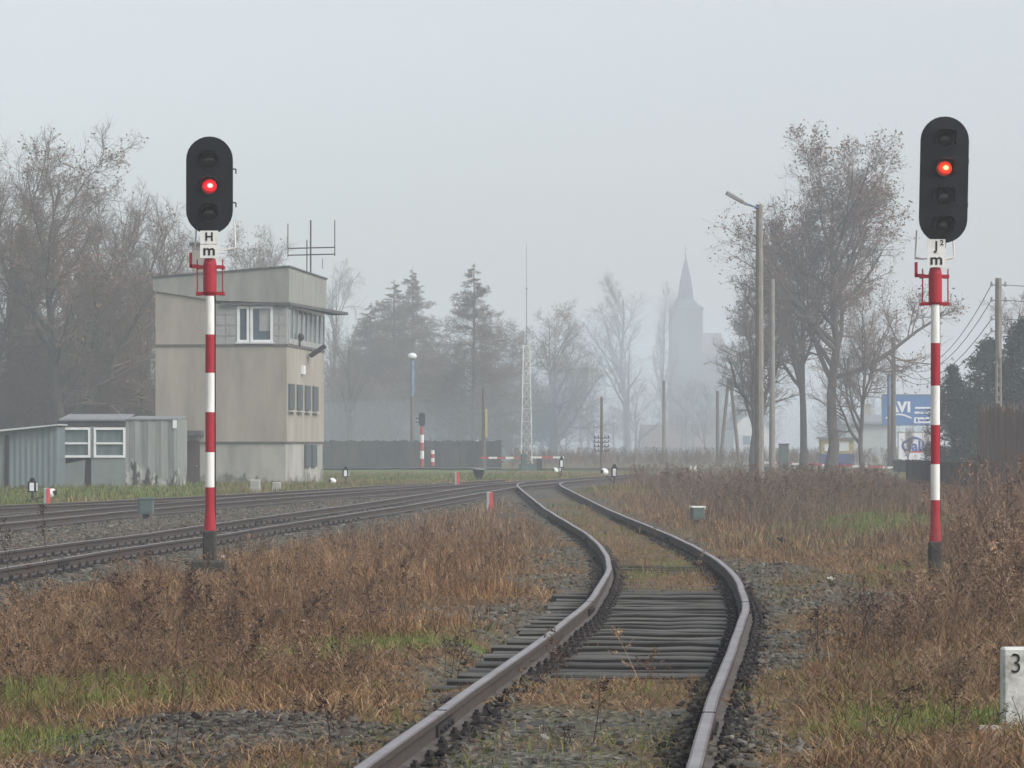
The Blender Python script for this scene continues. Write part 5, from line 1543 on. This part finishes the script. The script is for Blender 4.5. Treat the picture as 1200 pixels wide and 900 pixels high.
PROTO = {}
def tree_proto(key, name, seed, kind, H=12.0, bark='bark', twig='twig', leaves=None, dens=1.0):
    """a tree standing at the origin: Empty > trunk, crown (> foliage)"""
    rg = np.random.default_rng(seed)
    root = bpy.data.objects.new(name, None); COL.objects.link(root)
    k = lambda n: max(1, int(round(n * dens)))
    if kind == 'oak':
        T, TR = trunk_poly(rg, H * .9, H * .0185, 12, .07)
        l1, r1 = branch_level(rg, T, TR, 22, (.30, .98), .52, (32, 66), .09, 9, .66, .09, lambda t: 1.15 - .68 * t, .02)
        l2, r2 = branch_level(rg, l1, r1, k(10), (.2, 1), .44, (30, 68), .07, 7, .6, .12, lambda t: 1.15 - .5 * t, .012)
        l3, r3 = branch_level(rg, l2, r2, k(9), (.15, 1), .5, (25, 60), .06, 5, .6, .13, lambda t: 1.15 - .5 * t, .0085)
        l4, r4 = branch_level(rg, l3, r3, k(6), (.15, 1), .55, (22, 60), .05, 3, .7, .14, None, .0065)
        big = [(T, TR, 9), (l1, r1, 6)]; fine = [(l2, r2, 4), (l3, r3, 3), (l4, r4, 3)]
    elif kind == 'spread':       # broad bare crown, trunk dividing into heavy limbs
        T, TR = trunk_poly(rg, H * .80, H * .022, 12, .10)
        l1, r1 = branch_level(rg, T, TR, 14, (.20, .97), .62, (28, 62), .10, 9, .68, .10, lambda t: 1.05 - .5 * t, .02)
        l2, r2 = branch_level(rg, l1, r1, k(11), (.2, 1), .46, (28, 66), .05, 7, .6, .13, lambda t: 1.15 - .5 * t, .012)
        l3, r3 = branch_level(rg, l2, r2, k(9), (.15, 1), .5, (25, 65), .04, 5, .6, .15, lambda t: 1.15 - .5 * t, .009)
        l4, r4 = branch_level(rg, l3, r3, k(7), (.15, 1), .55, (22, 60), .03, 3, .7, .15, None, .0068)
        big = [(T, TR, 9), (l1, r1, 6)]; fine = [(l2, r2, 4), (l3, r3, 3), (l4, r4, 3)]
    elif kind == 'upright':    # fan-shaped, steep branches
        T, TR = trunk_poly(rg, H * .9, H * .015, 12, .06)
        l1, r1 = branch_level(rg, T, TR, 16, (.18, .97), .46, (16, 42), .09, 8, .6, .07, lambda t: 1.15 - .75 * t, .014)
        l2, r2 = branch_level(rg, l1, r1, k(10), (.2, 1), .42, (20, 50), .06, 6, .6, .1, lambda t: 1.1 - .5 * t, .010)
        l3, r3 = branch_level(rg, l2, r2, k(9), (.15, 1), .5, (20, 52), .03, 4, .6, .12, None, .008)
        l4, r4 = branch_level(rg, l3, r3, k(5), (.2, 1), .5, (20, 50), .02, 3, .7, .12, None, .0065)
        big = [(T, TR, 8), (l1, r1, 5)]; fine = [(l2, r2, 4), (l3, r3, 3), (l4, r4, 3)]
    elif kind == 'larch':      # straight stem, level branches, pointed top
        T, TR = trunk_poly(rg, H, H * .0085, 14, .012, taper=.05)
        l1, r1 = branch_level(rg, T, TR, k(170), (.08, .985), .30, (60, 95), .075, 8, .42, .08, lambda t: np.minimum((1.0 - t) ** 1.0, .30 + t * 1.3) * 1.2 + .006, .008, droop=.12)
        l2, r2 = branch_level(rg, l1, r1, k(15), (.10, 1), .34, (30, 75), .04, 5, .6, .12, lambda t: 1.15 - .7 * t, .008)
        l3, r3 = branch_level(rg, l2, r2, k(11), (.15, 1), .55, (30, 70), -.01, 3, .7, .15, None, .0075)
        big = [(T, TR, 8)]; fine = [(l1, r1, 4), (l2, r2, 3), (l3, r3, 3)]
    elif kind == 'evergreen':
        T, TR = trunk_poly(rg, H, H * .014, 12, .02, taper=.05)
        l1, r1 = branch_level(rg, T, TR, k(80), (.03, .985), .30, (50, 90), .10, 6, .4, .08, lambda t: np.minimum((1.03 - t) * 1.1, .55 + t) * 1.05 + .03, .01)
        l2, r2 = branch_level(rg, l1, r1, k(8), (.1, 1), .34, (30, 65), .03, 4, .6, .15, lambda t: 1.2 - .6 * t, .007)
        l3 = None
        big = [(T, TR, 8)]; fine = [(l1, r1, 4), (l2, r2, 3)]
    else:                      # shrub: many stems from the ground
        ns = 11
        T = []; TR = []
        for i in range(ns):
            p_, r_ = trunk_poly(rg, H * rg.uniform(.55, 1), H * .011, 8, .12, rg.normal(0, .28, 2))
            p_[0, :, :2] += rg.normal(0, H * .05, 2); T.append(p_[0]); TR.append(r_[0])
        T, TR = np.array(T), np.array(TR)
        l1, r1 = branch_level(rg, T, TR, k(12), (.15, 1), .42, (20, 55), .05, 6, .6, .12, lambda t: 1.15 - .6 * t, .009)
        l2, r2 = branch_level(rg, l1, r1, k(8), (.15, 1), .5, (20, 55), .03, 4, .6, .14, None, .0065)
        l3, r3 = branch_level(rg, l2, r2, k(5), (.15, 1), .5, (20, 55), .02, 3, .7, .14, None, .0055)
        big = [(T, TR, 6)]; fine = [(l1, r1, 4), (l2, r2, 3), (l3, r3, 3)]
    for nm, lst, mt in (('trunk', big, bark), ('crown', fine, twig)):
        V = []; Q = []; o = 0
        for Pp, Rr, kk in lst:
            v, q = tubes(Pp, Rr, kk); V.append(v); Q.append(q + o); o += len(v)
        ob = fast_mesh(nm, np.concatenate(V), [np.concatenate(Q)], mt, root, smooth=True)
    if leaves:
        n_tip, n_per, size, spread, pal = leaves
        L = fine[-1][0]; tips = L[:, -1]
        if kind == 'evergreen': tips = np.concatenate([L[:, -1], L[:, 2], l1[:, -1], l1[:, 3], l1[:, 4]])
        if n_tip < 1: # clumped retention of leaves
            cl = np.sin(tips[:, 0] * 1.7 + seed) + np.sin(tips[:, 1] * 1.9 + 1) + np.sin(tips[:, 2] * 1.5 + 2)
            tips = tips[rg.random(len(tips)) < n_tip * (1 + .6 * cl)]
        v, q = make_leaves(rg, tips, n_per, size, spread)
        pal = np.array(pal)
        tint = np.repeat(pal[rg.integers(0, len(pal), len(q))] * rg.uniform(.7, 1.3, (len(q), 1)), 4, 0)
        fast_mesh('foliage', v, [q], 'blade', ob, tint=tint)
    COL.objects.unlink(root) if False else None
    PROTO[key] = [root, H, False]

BRN = [(.15, .082, .048), (.18, .108, .065), (.12, .07, .045), (.20, .13, .085)]
EVG = [(.022, .048, .036), (.030, .060, .042), (.018, .038, .032), (.040, .070, .045)]
tree_proto('A1', 'bare_tree', 3, 'spread', leaves=(.10, 2, .07, .12, BRN))
tree_proto('A2', 'bare_tree', 8, 'spread', leaves=(.14, 2, .07, .12, BRN))
tree_proto('A3', 'bare_tree', 21, 'spread')
tree_proto('OAK', 'oak_tree', 14, 'oak', H=15, dens=1.0, leaves=(.42, 2, .08, .14, BRN))
tree_proto('OAK2', 'oak_tree', 29, 'oak', H=13, dens=.9, leaves=(.46, 2, .08, .14, BRN))
tree_proto('U1', 'bare_tree', 5, 'upright', dens=.75)
tree_proto('U2', 'bare_tree', 17, 'upright', dens=.75)
tree_proto('L1', 'larch_tree', 2, 'larch', H=14)
tree_proto('L2', 'larch_tree', 9, 'larch', H=14, dens=1.1)
tree_proto('E1', 'evergreen_tree', 4, 'evergreen', H=8, leaves=(1, 9, .085, .13, EVG), twig='twig_dark')
tree_proto('E2', 'evergreen_tree', 6, 'evergreen', H=8, leaves=(1, 9, .085, .14, EVG), twig='twig_dark')
tree_proto('S1', 'shrub', 31, 'shrub', H=5, twig='twig_red', leaves=(.05, 1, .06, .1, BRN))
tree_proto('S2', 'shrub', 37, 'shrub', H=5, twig='twig_dark')

def plant(key, px, ytop, D, label, cat='tree', wide=1.0, rz=None, group=None, lean=0.0, base=None):
    if group in ('bare trees behind the sheds', 'shrubs behind the sheds'): D = D * 1.3
    if group in ('misty trees beyond the plank fence', 'shrubs beyond the plank fence'): D = 245 + 40 + (D - 222) * 2.3 + (60 if D > 290 else 0)
    root, H, used = PROTO[key]
    o = root if not used else copy_tree(root)
    PROTO[key][2] = True
    s = F / D; gz = float(base_z(D))
    h = CAMZ - (ytop - HORIZON) / s - gz
    if key[0] in 'AO': h *= .93
    o.location = ((px - 600) / s, D, gz - .05)
    k = h / H
    o.scale = (k * wide, k * wide, k)
    o.rotation_euler = (0, lean, RNG.uniform(0, 6.28) if rz is None else rz)
    tag(o, label, cat, group)
    return o
gW = 'bare trees behind the sheds'; gM = 'misty trees beyond the plank fence'; gR = 'trees right of the road crossing'
plant('A1', 14, 155, 140, 'bare tree at the left edge, tallest behind the pale shed roof', wide=.9, group=gW, rz=.5)
plant('A2', 60, 172, 132, 'bare tree with crooked limbs rising right behind the blue grey shed', wide=1.0, group=gW, rz=2.2)
plant('A3', 128, 190, 146, 'bare tree standing between the crooked one and the signal box', wide=.85, group=gW, rz=4.0)
plant('A2', 168, 262, 138, 'smaller bare tree leaning towards the signal box wall', wide=.9, group=gW, rz=.4, lean=.10)
plant('A3', -40, 180, 134, 'bare tree cut by the left edge of the picture', wide=1.0, group=gW, rz=1.1)
plant('E2', 108, 318, 162, 'dark evergreen showing between the trunks of the bare trees behind the sheds', wide=1.1, group=gW)
plant('E1', 30, 345, 166, 'dark evergreen low at the left edge behind the bare trunks', wide=1.2, group=gW)
for i, (px, yt, D) in enumerate(((5, 415, 136), (45, 400, 143), (85, 420, 134), (120, 405, 142), (158, 400, 137), (185, 420, 146))):
    plant(('S1', 'S2')[i % 2], px, yt, D, ['reddish shrub at the left edge over the pale roof', 'dark shrub above the seam of the two sheds', 'reddish shrub above the left shed window', 'dark shrub above the right shed window', 'reddish shrub above the rusted sheet wall', 'dark shrub close against the signal box wall'][i], 'shrub', 1.1, None, 'shrubs behind the sheds')
plant('A1', 292, 262, 205, 'pale bare tree showing over the signal box roof, below the aerial', wide=1.0, group=gW, rz=2)
plant('U2', 225, 285, 215, 'pale bare tree hidden by the chimney of the signal box', wide=1.2, group=gW)
plant('U1', 392, 318, 262, 'thin misty tree just right of the signal box canopy', wide=.8, group=gM)
plant('L2', 437, 352, 240, 'short larch left of the tall pair in the mist', wide=1.6, group=gM)
plant('L1', 462, 326, 238, 'bushy larch of the tall pair left of the globe lamp', wide=1.7, group=gM)
plant('L2', 483, 312, 244, 'taller larch directly behind the globe lamp', wide=1.5, group=gM)
plant('L1', 554, 306, 222, 'lone tall larch with level branches left of the radio mast', wide=1.5, group=gM, rz=1)
plant('A3', 522, 395, 250, 'low bare tree between the two groups of larches', wide=1.1, group=gM)
plant('A1', 598, 372, 252, 'bare tree just left of the radio mast', wide=.8, group=gM)
plant('A2', 645, 362, 240, 'round crowned bare tree right of the radio mast', wide=1.0, group=gM, rz=3)
plant('U1', 410, 395, 225, 'low bare tree beside the right wall of the signal box', wide=1.2, group=gM)
plant('U2', 735, 330, 300, 'tall bare tree fading in the fog left of the church', wide=1.25, group=gM, rz=.3)
plant('U1', 777, 342, 310, 'slender bare tree in front of the church tower', wide=.62, group=gM, rz=2)
plant('U2', 690, 405, 330, 'faint bare tree between the radio mast and the fog bank', wide=1.3, group=gM)
for i, (px, yt, D) in enumerate(((392, 440, 236), (425, 425, 246), (455, 445, 232), (500, 420, 252), (530, 440, 238), (580, 430, 246), (612, 455, 255), (650, 450, 250), (408, 480, 228))):
    plant(('S1', 'S2', 'S1')[i % 3], px, yt, D, ['reddish shrub touching the signal box corner in the mist', 'dark shrub under the short larch', 'reddish shrub under the tall pair of larches', 'reddish shrub right of the distant signal', 'dark shrub left of the yellow board pole', 'reddish shrub right of the yellow board pole', 'reddish shrub behind the radio mast foot', 'dark shrub right of the radio mast foot', 'lowest reddish shrub at the left end of the plank fence'][i], 'shrub', 1.2, None, 'shrubs beyond the plank fence')
plant('E2', 588, 478, 236, 'dark green conifer bush between the yellow board pole and the radio mast', 'tree', 1.3, None, gM)
# right side
plant('OAK', 972, 158, 196, 'big bare oak with a few brown leaves, right of the street light', wide=1.02, group=gR, rz=.9)
plant('OAK2', 941, 232, 197, 'second oak trunk just left of the big bare oak', wide=.85, group=gR, rz=3.4)
plant('A3', 885, 325, 196, 'bare tree with drooping twigs left of the street light', wide=1.05, group=gR, rz=2)
plant('A2', 1012, 330, 190, 'small bare tree between the big oak and the globe lamp', wide=.7, group=gR, rz=5)
plant('E1', 1117, 428, 150, 'narrow dark evergreen just right of the right signal mast', wide=1.15, group=gR)
plant('E2', 1160, 398, 156, 'broad dark evergreen behind the utility pole', wide=1.35, group=gR)
plant('E1', 1200, 372, 148, 'dark evergreen cut by the right edge of the picture', wide=1.3, group=gR)
plant('E2', 1138, 455, 143, 'low dark evergreen behind the brown plank fence', wide=1.4, group=gR)
plant('U1', 1196, 350, 170, 'bare treetop poking out above the evergreens at the right edge', wide=1.1, group=gR)
plant('A3', 1064, 495, 206, 'dark shrub with a round top left of the right signal mast, under the blue board', 'shrub', .42, None, 'shrubs at the hoardings')
plant('A1', 1086, 497, 207, 'dark shrub touching the right signal mast, under the blue board', 'shrub', .40, None, 'shrubs at the hoardings')
for k_, (root, H, used) in PROTO.items():
    if not used:
        for c_ in list(root.children):
            for g_ in list(c_.children): bpy.data.objects.remove(g_)
            bpy.data.objects.remove(c_)
        bpy.data.objects.remove(root)

# far wood, one mass beyond counting
def far_wood():
    rg = np.random.default_rng(77); V = []; Q = []; o = 0
    T, TR = trunk_poly(rg, 9, .14, 8, .08)
    l1, r1 = branch_level(rg, T, TR, 14, (.15, .97), .45, (20, 50), .08, 6, .6, .1, lambda t: 1.1 - .6 * t, .02)
    l2, r2 = branch_level(rg, l1, r1, 7, (.15, 1), .45, (20, 50), .05, 4, .6, .13, None, .016)
    l3, r3 = branch_level(rg, l2, r2, 5, (.15, 1), .5, (20, 50), .03, 3, .7, .13, None, .014)
    for Pp, Rr, kk in ((T, TR, 5), (l1, r1, 3), (l2, r2, 3), (l3, r3, 3)):
        v, q = tubes(Pp, Rr, kk); V.append(v); Q.append(q + o); o += len(v)
    v = np.concatenate(V); q = np.concatenate(Q)
    VV = []; QQ = []; o = 0
    for i in range(56):
        D = rg.uniform(400, 560); px = rg.uniform(560, 1300) if i < 40 else rg.uniform(-150, 420)
        a = rg.uniform(0, 6.28); s = rg.uniform(.55, 1.15); w = s * rg.uniform(1.0, 1.7)
        X = (v[:, 0] * math.cos(a) - v[:, 1] * math.sin(a)) * w + (px - 600) / F * D
        Y = (v[:, 0] * math.sin(a) + v[:, 1] * math.cos(a)) * w + D
        VV.append(np.column_stack([X, Y, v[:, 2] * s - .1])); QQ.append(q + o); o += len(v)
    tag(fast_mesh('distant_wood', np.concatenate(VV), [np.concatenate(QQ)], 'twig'), kind='stuff')
far_wood()

# ------------------------------------------------------------------ dry bushes and tall single weeds close to the camera
def bush(px, py, n, r, h0, h1, label, col=WCOL, protos=(0, 1, 3, 6, 5, 3), lean=.26, cat='dry bush', name='dry_bush', group='dry bushes on the right verge'):
    p = G(px, py)
    if n == 2: n = 1
    if n > 10: n = int(n * 1.05)
    x = p.x + RNG.normal(0, r, n); y = p.y + RNG.normal(0, r * 1.3, n)
    o = weeds(name, x, y, RNG.uniform(h0, h1, n), np.ones(n), pick(col, n) * 1.3, protos, lean)
    # origin at the foot
    me = o.data; me.transform(Matrix.Translation(-p)); o.location = p
    return tag(o, label, cat, group)
RB = [(.135, .088, .060), (.17, .112, .076), (.105, .07, .052), (.21, .145, .095), (.085, .06, .048)]
for px, py, n, r, h0, h1, lab in (
    (1128, 668, 26, .18, .4, .8, 'brown bush right beside the foot of the right signal'),
    (1150, 690, 30, .28, .5, 1.0, 'brown bush between the right signal foot and the right edge'),
    (1190, 660, 26, .30, .7, 1.4, 'tallest brown brush at the right edge, above the white distance post'),
    (1165, 735, 34, .22, .4, .8, 'thick brown bush just above the white distance post'),
    (1125, 755, 26, .20, .35, .7, 'brown bush left of and above the white distance post'),
    (1075, 745, 20, .18, .25, .5, 'reddish bush low in front of the right signal foot'),
    (1055, 770, 16, .16, .3, .6, 'thin reddish bush left of the white distance post'),
    (1195, 720, 30, .20, .5, .95, 'dense brown bush at the right edge over the top of the distance post'),
    (1120, 820, 16, .14, .2, .4, 'small brown tuft on the moss left of the distance post'),
    (1130, 640, 24, .5, .5, 1.0, 'greyish bush behind the right signal foot'),
    (1185, 625, 24, .5, .7, 1.5, 'tall greyish brush in front of the brown plank fence')):
    bush(px, py, n, r, h0, h1, lab, RB)
for px, py, n, r, h0, h1, lab in (
    (1010, 760, 7, .10, .35, .62, 'sparse leaning dead stalks in the brown grass left of the right signal foot'),
    (962, 762, 3, .03, .32, .42, 'pair of dark upright dead stalks right of the sleepers'),
    (203, 802, 2, .02, .70, .80, 'tall dark dock stalk in the left field, left of the signal foot'),
    (278, 815, 2, .02, .50, .62, 'dark dead stalk below the left signal foot'),
    (165, 775, 4, .08, .45, .7, 'bent brown stalks in the left field'),
    (14, 690, 2, .03, .9, 1.1, 'hooked dead stalk crossing the rails at the left edge'),
    (54, 692, 2, .03, .8, 1.05, 'dead stalk crossing the rails below the red and white clearance post'),
    (520, 786, 3, .05, .3, .42, 'dead stalk at the left end of the bare sleepers'),
    (395, 880, 4, .06, .2, .34, 'small dead stalk at the right of the dark rubble'),
    (660, 885, 5, .015, .08, .16, 'low dead tuft between the rails at the bottom of the picture'),
    (235, 745, 5, .1, .4, .6, 'cluster of brown stalks straight below the left signal')):
    bush(px, py, n, r, h0, h1, lab, [(.05, .032, .028), (.065, .04, .032), (.04, .028, .026)], (0, 2, 4) if n < 6 else (0, 2, 3), .12, 'dead stalk', 'dead_stalk', 'dead stalks near the camera')

# ------------------------------------------------------------------ air
hz_m = bpy.data.materials.new('fog_air'); hz_m.use_nodes = True
nt = hz_m.node_tree; nt.nodes.clear()
out = nt.nodes.new('ShaderNodeOutputMaterial'); vol = nt.nodes.new('ShaderNodeVolumePrincipled')
vol.inputs['Color'].default_value = (.87, .935, 1.0, 1)
vol.inputs['Density'].default_value = .0014
vol.inputs['Anisotropy'].default_value = .0
nt.links.new(vol.outputs['Volume'], out.inputs['Volume'])
try: hz_m.volume_intersection_method = 'FAST'
except Exception: pass
mb = MB(); mb.box((0, 0, 22.0), (3000, 3000, 48))
hb = mb.build('haze', hz_m); tag(hb, kind='stuff')
# chimney smoke lying over the ground beyond the crossing
sm_m = bpy.data.materials.new('smoke_air'); sm_m.use_nodes = True
nt = sm_m.node_tree; nt.nodes.clear()
out = nt.nodes.new('ShaderNodeOutputMaterial'); vol = nt.nodes.new('ShaderNodeVolumePrincipled')
vol.inputs['Color'].default_value = (.68, .87, .97, 1); vol.inputs['Density'].default_value = .0040
nt.links.new(vol.outputs['Volume'], out.inputs['Volume'])
mb = MB()
rs_ = random.Random(5)
puffs = [(rs_.uniform(430, 900), rs_.uniform(300, 380), rs_.uniform(14, 34), rs_.uniform(45, 80), rs_.uniform(3, 7.5)) for _ in range(13)]
puffs += [(rs_.uniform(660, 850), rs_.uniform(310, 370), rs_.uniform(12, 22), rs_.uniform(50, 80), rs_.uniform(8, 15)) for _ in range(8)]
for px, D, rx, ry, rz_ in puffs:
    sv = len(mb.v); mb.ball((0, 0, 0), 1.0, 0, 32)
    r = random.Random(px)
    mb.v[sv:] = [((px - 600) / F * D + x * rx, D + y * ry, 2.0 + z * rz_) for x, y, z in mb.v[sv:]]
mb.v = [(x, y, max(z, -.6)) for x, y, z in mb.v]
tag(mb.build('smoke', sm_m), kind='stuff')

# ------------------------------------------------------------------ sky, sun, camera
w = bpy.data.worlds.new('World'); sc.world = w; w.use_nodes = True
nt = w.node_tree; bg = nt.nodes['Background']
sky = nt.nodes.new('ShaderNodeTexSky'); sky.sky_type = 'NISHITA'; sky.sun_disc = False
SUN_E, SUN_A = math.radians(42), math.radians(122)
sky.sun_elevation = SUN_E; sky.sun_rotation = SUN_A
sky.air_density = 1.0; sky.dust_density = 3.0; sky.ozone_density = 1.0
hs = nt.nodes.new('ShaderNodeHueSaturation'); hs.inputs['Saturation'].default_value = .34
nt.links.new(sky.outputs['Color'], hs.inputs['Color']); nt.links.new(hs.outputs['Color'], bg.inputs['Color'])
bg.inputs['Strength'].default_value = .10
sd = bpy.data.lights.new('sun', 'SUN'); sd.energy = 1.35; sd.angle = math.radians(40); sd.color = (1, .97, .93)
so = bpy.data.objects.new('sun', sd); COL.objects.link(so)
# sun direction: sky rotation 0 = +Y, clockwise seen from above
d = Vector((math.sin(SUN_A) * math.cos(SUN_E), math.cos(SUN_A) * math.cos(SUN_E), math.sin(SUN_E)))
so.rotation_euler = d.to_track_quat('Z', 'Y').to_euler(); so.location = (0, -20, 60)

cam = bpy.data.cameras.new('camera'); co = bpy.data.objects.new('camera', cam); COL.objects.link(co)
co.location = (0, 0, CAMZ); co.rotation_euler = (PI / 2, 0, 0)
cam.sensor_width = 36; cam.sensor_fit = 'HORIZONTAL'; cam.lens = F / 1200 * 36
cam.shift_y = (HORIZON - 450) / 1200
cam.clip_start = .5; cam.clip_end = 6000
sc.camera = co
sc.view_settings.view_transform = 'Standard'; sc.view_settings.look = 'None'; sc.view_settings.gamma = 1; sc.view_settings.exposure = 0.97
sc.view_settings.use_curve_mapping = False
cy = sc.cycles
cy.use_denoising = True
cy.max_bounces = 8; cy.volume_bounces = 3; cy.diffuse_bounces = 3; cy.transparent_max_bounces = 8
cy.use_adaptive_sampling = True; cy.adaptive_threshold = .01
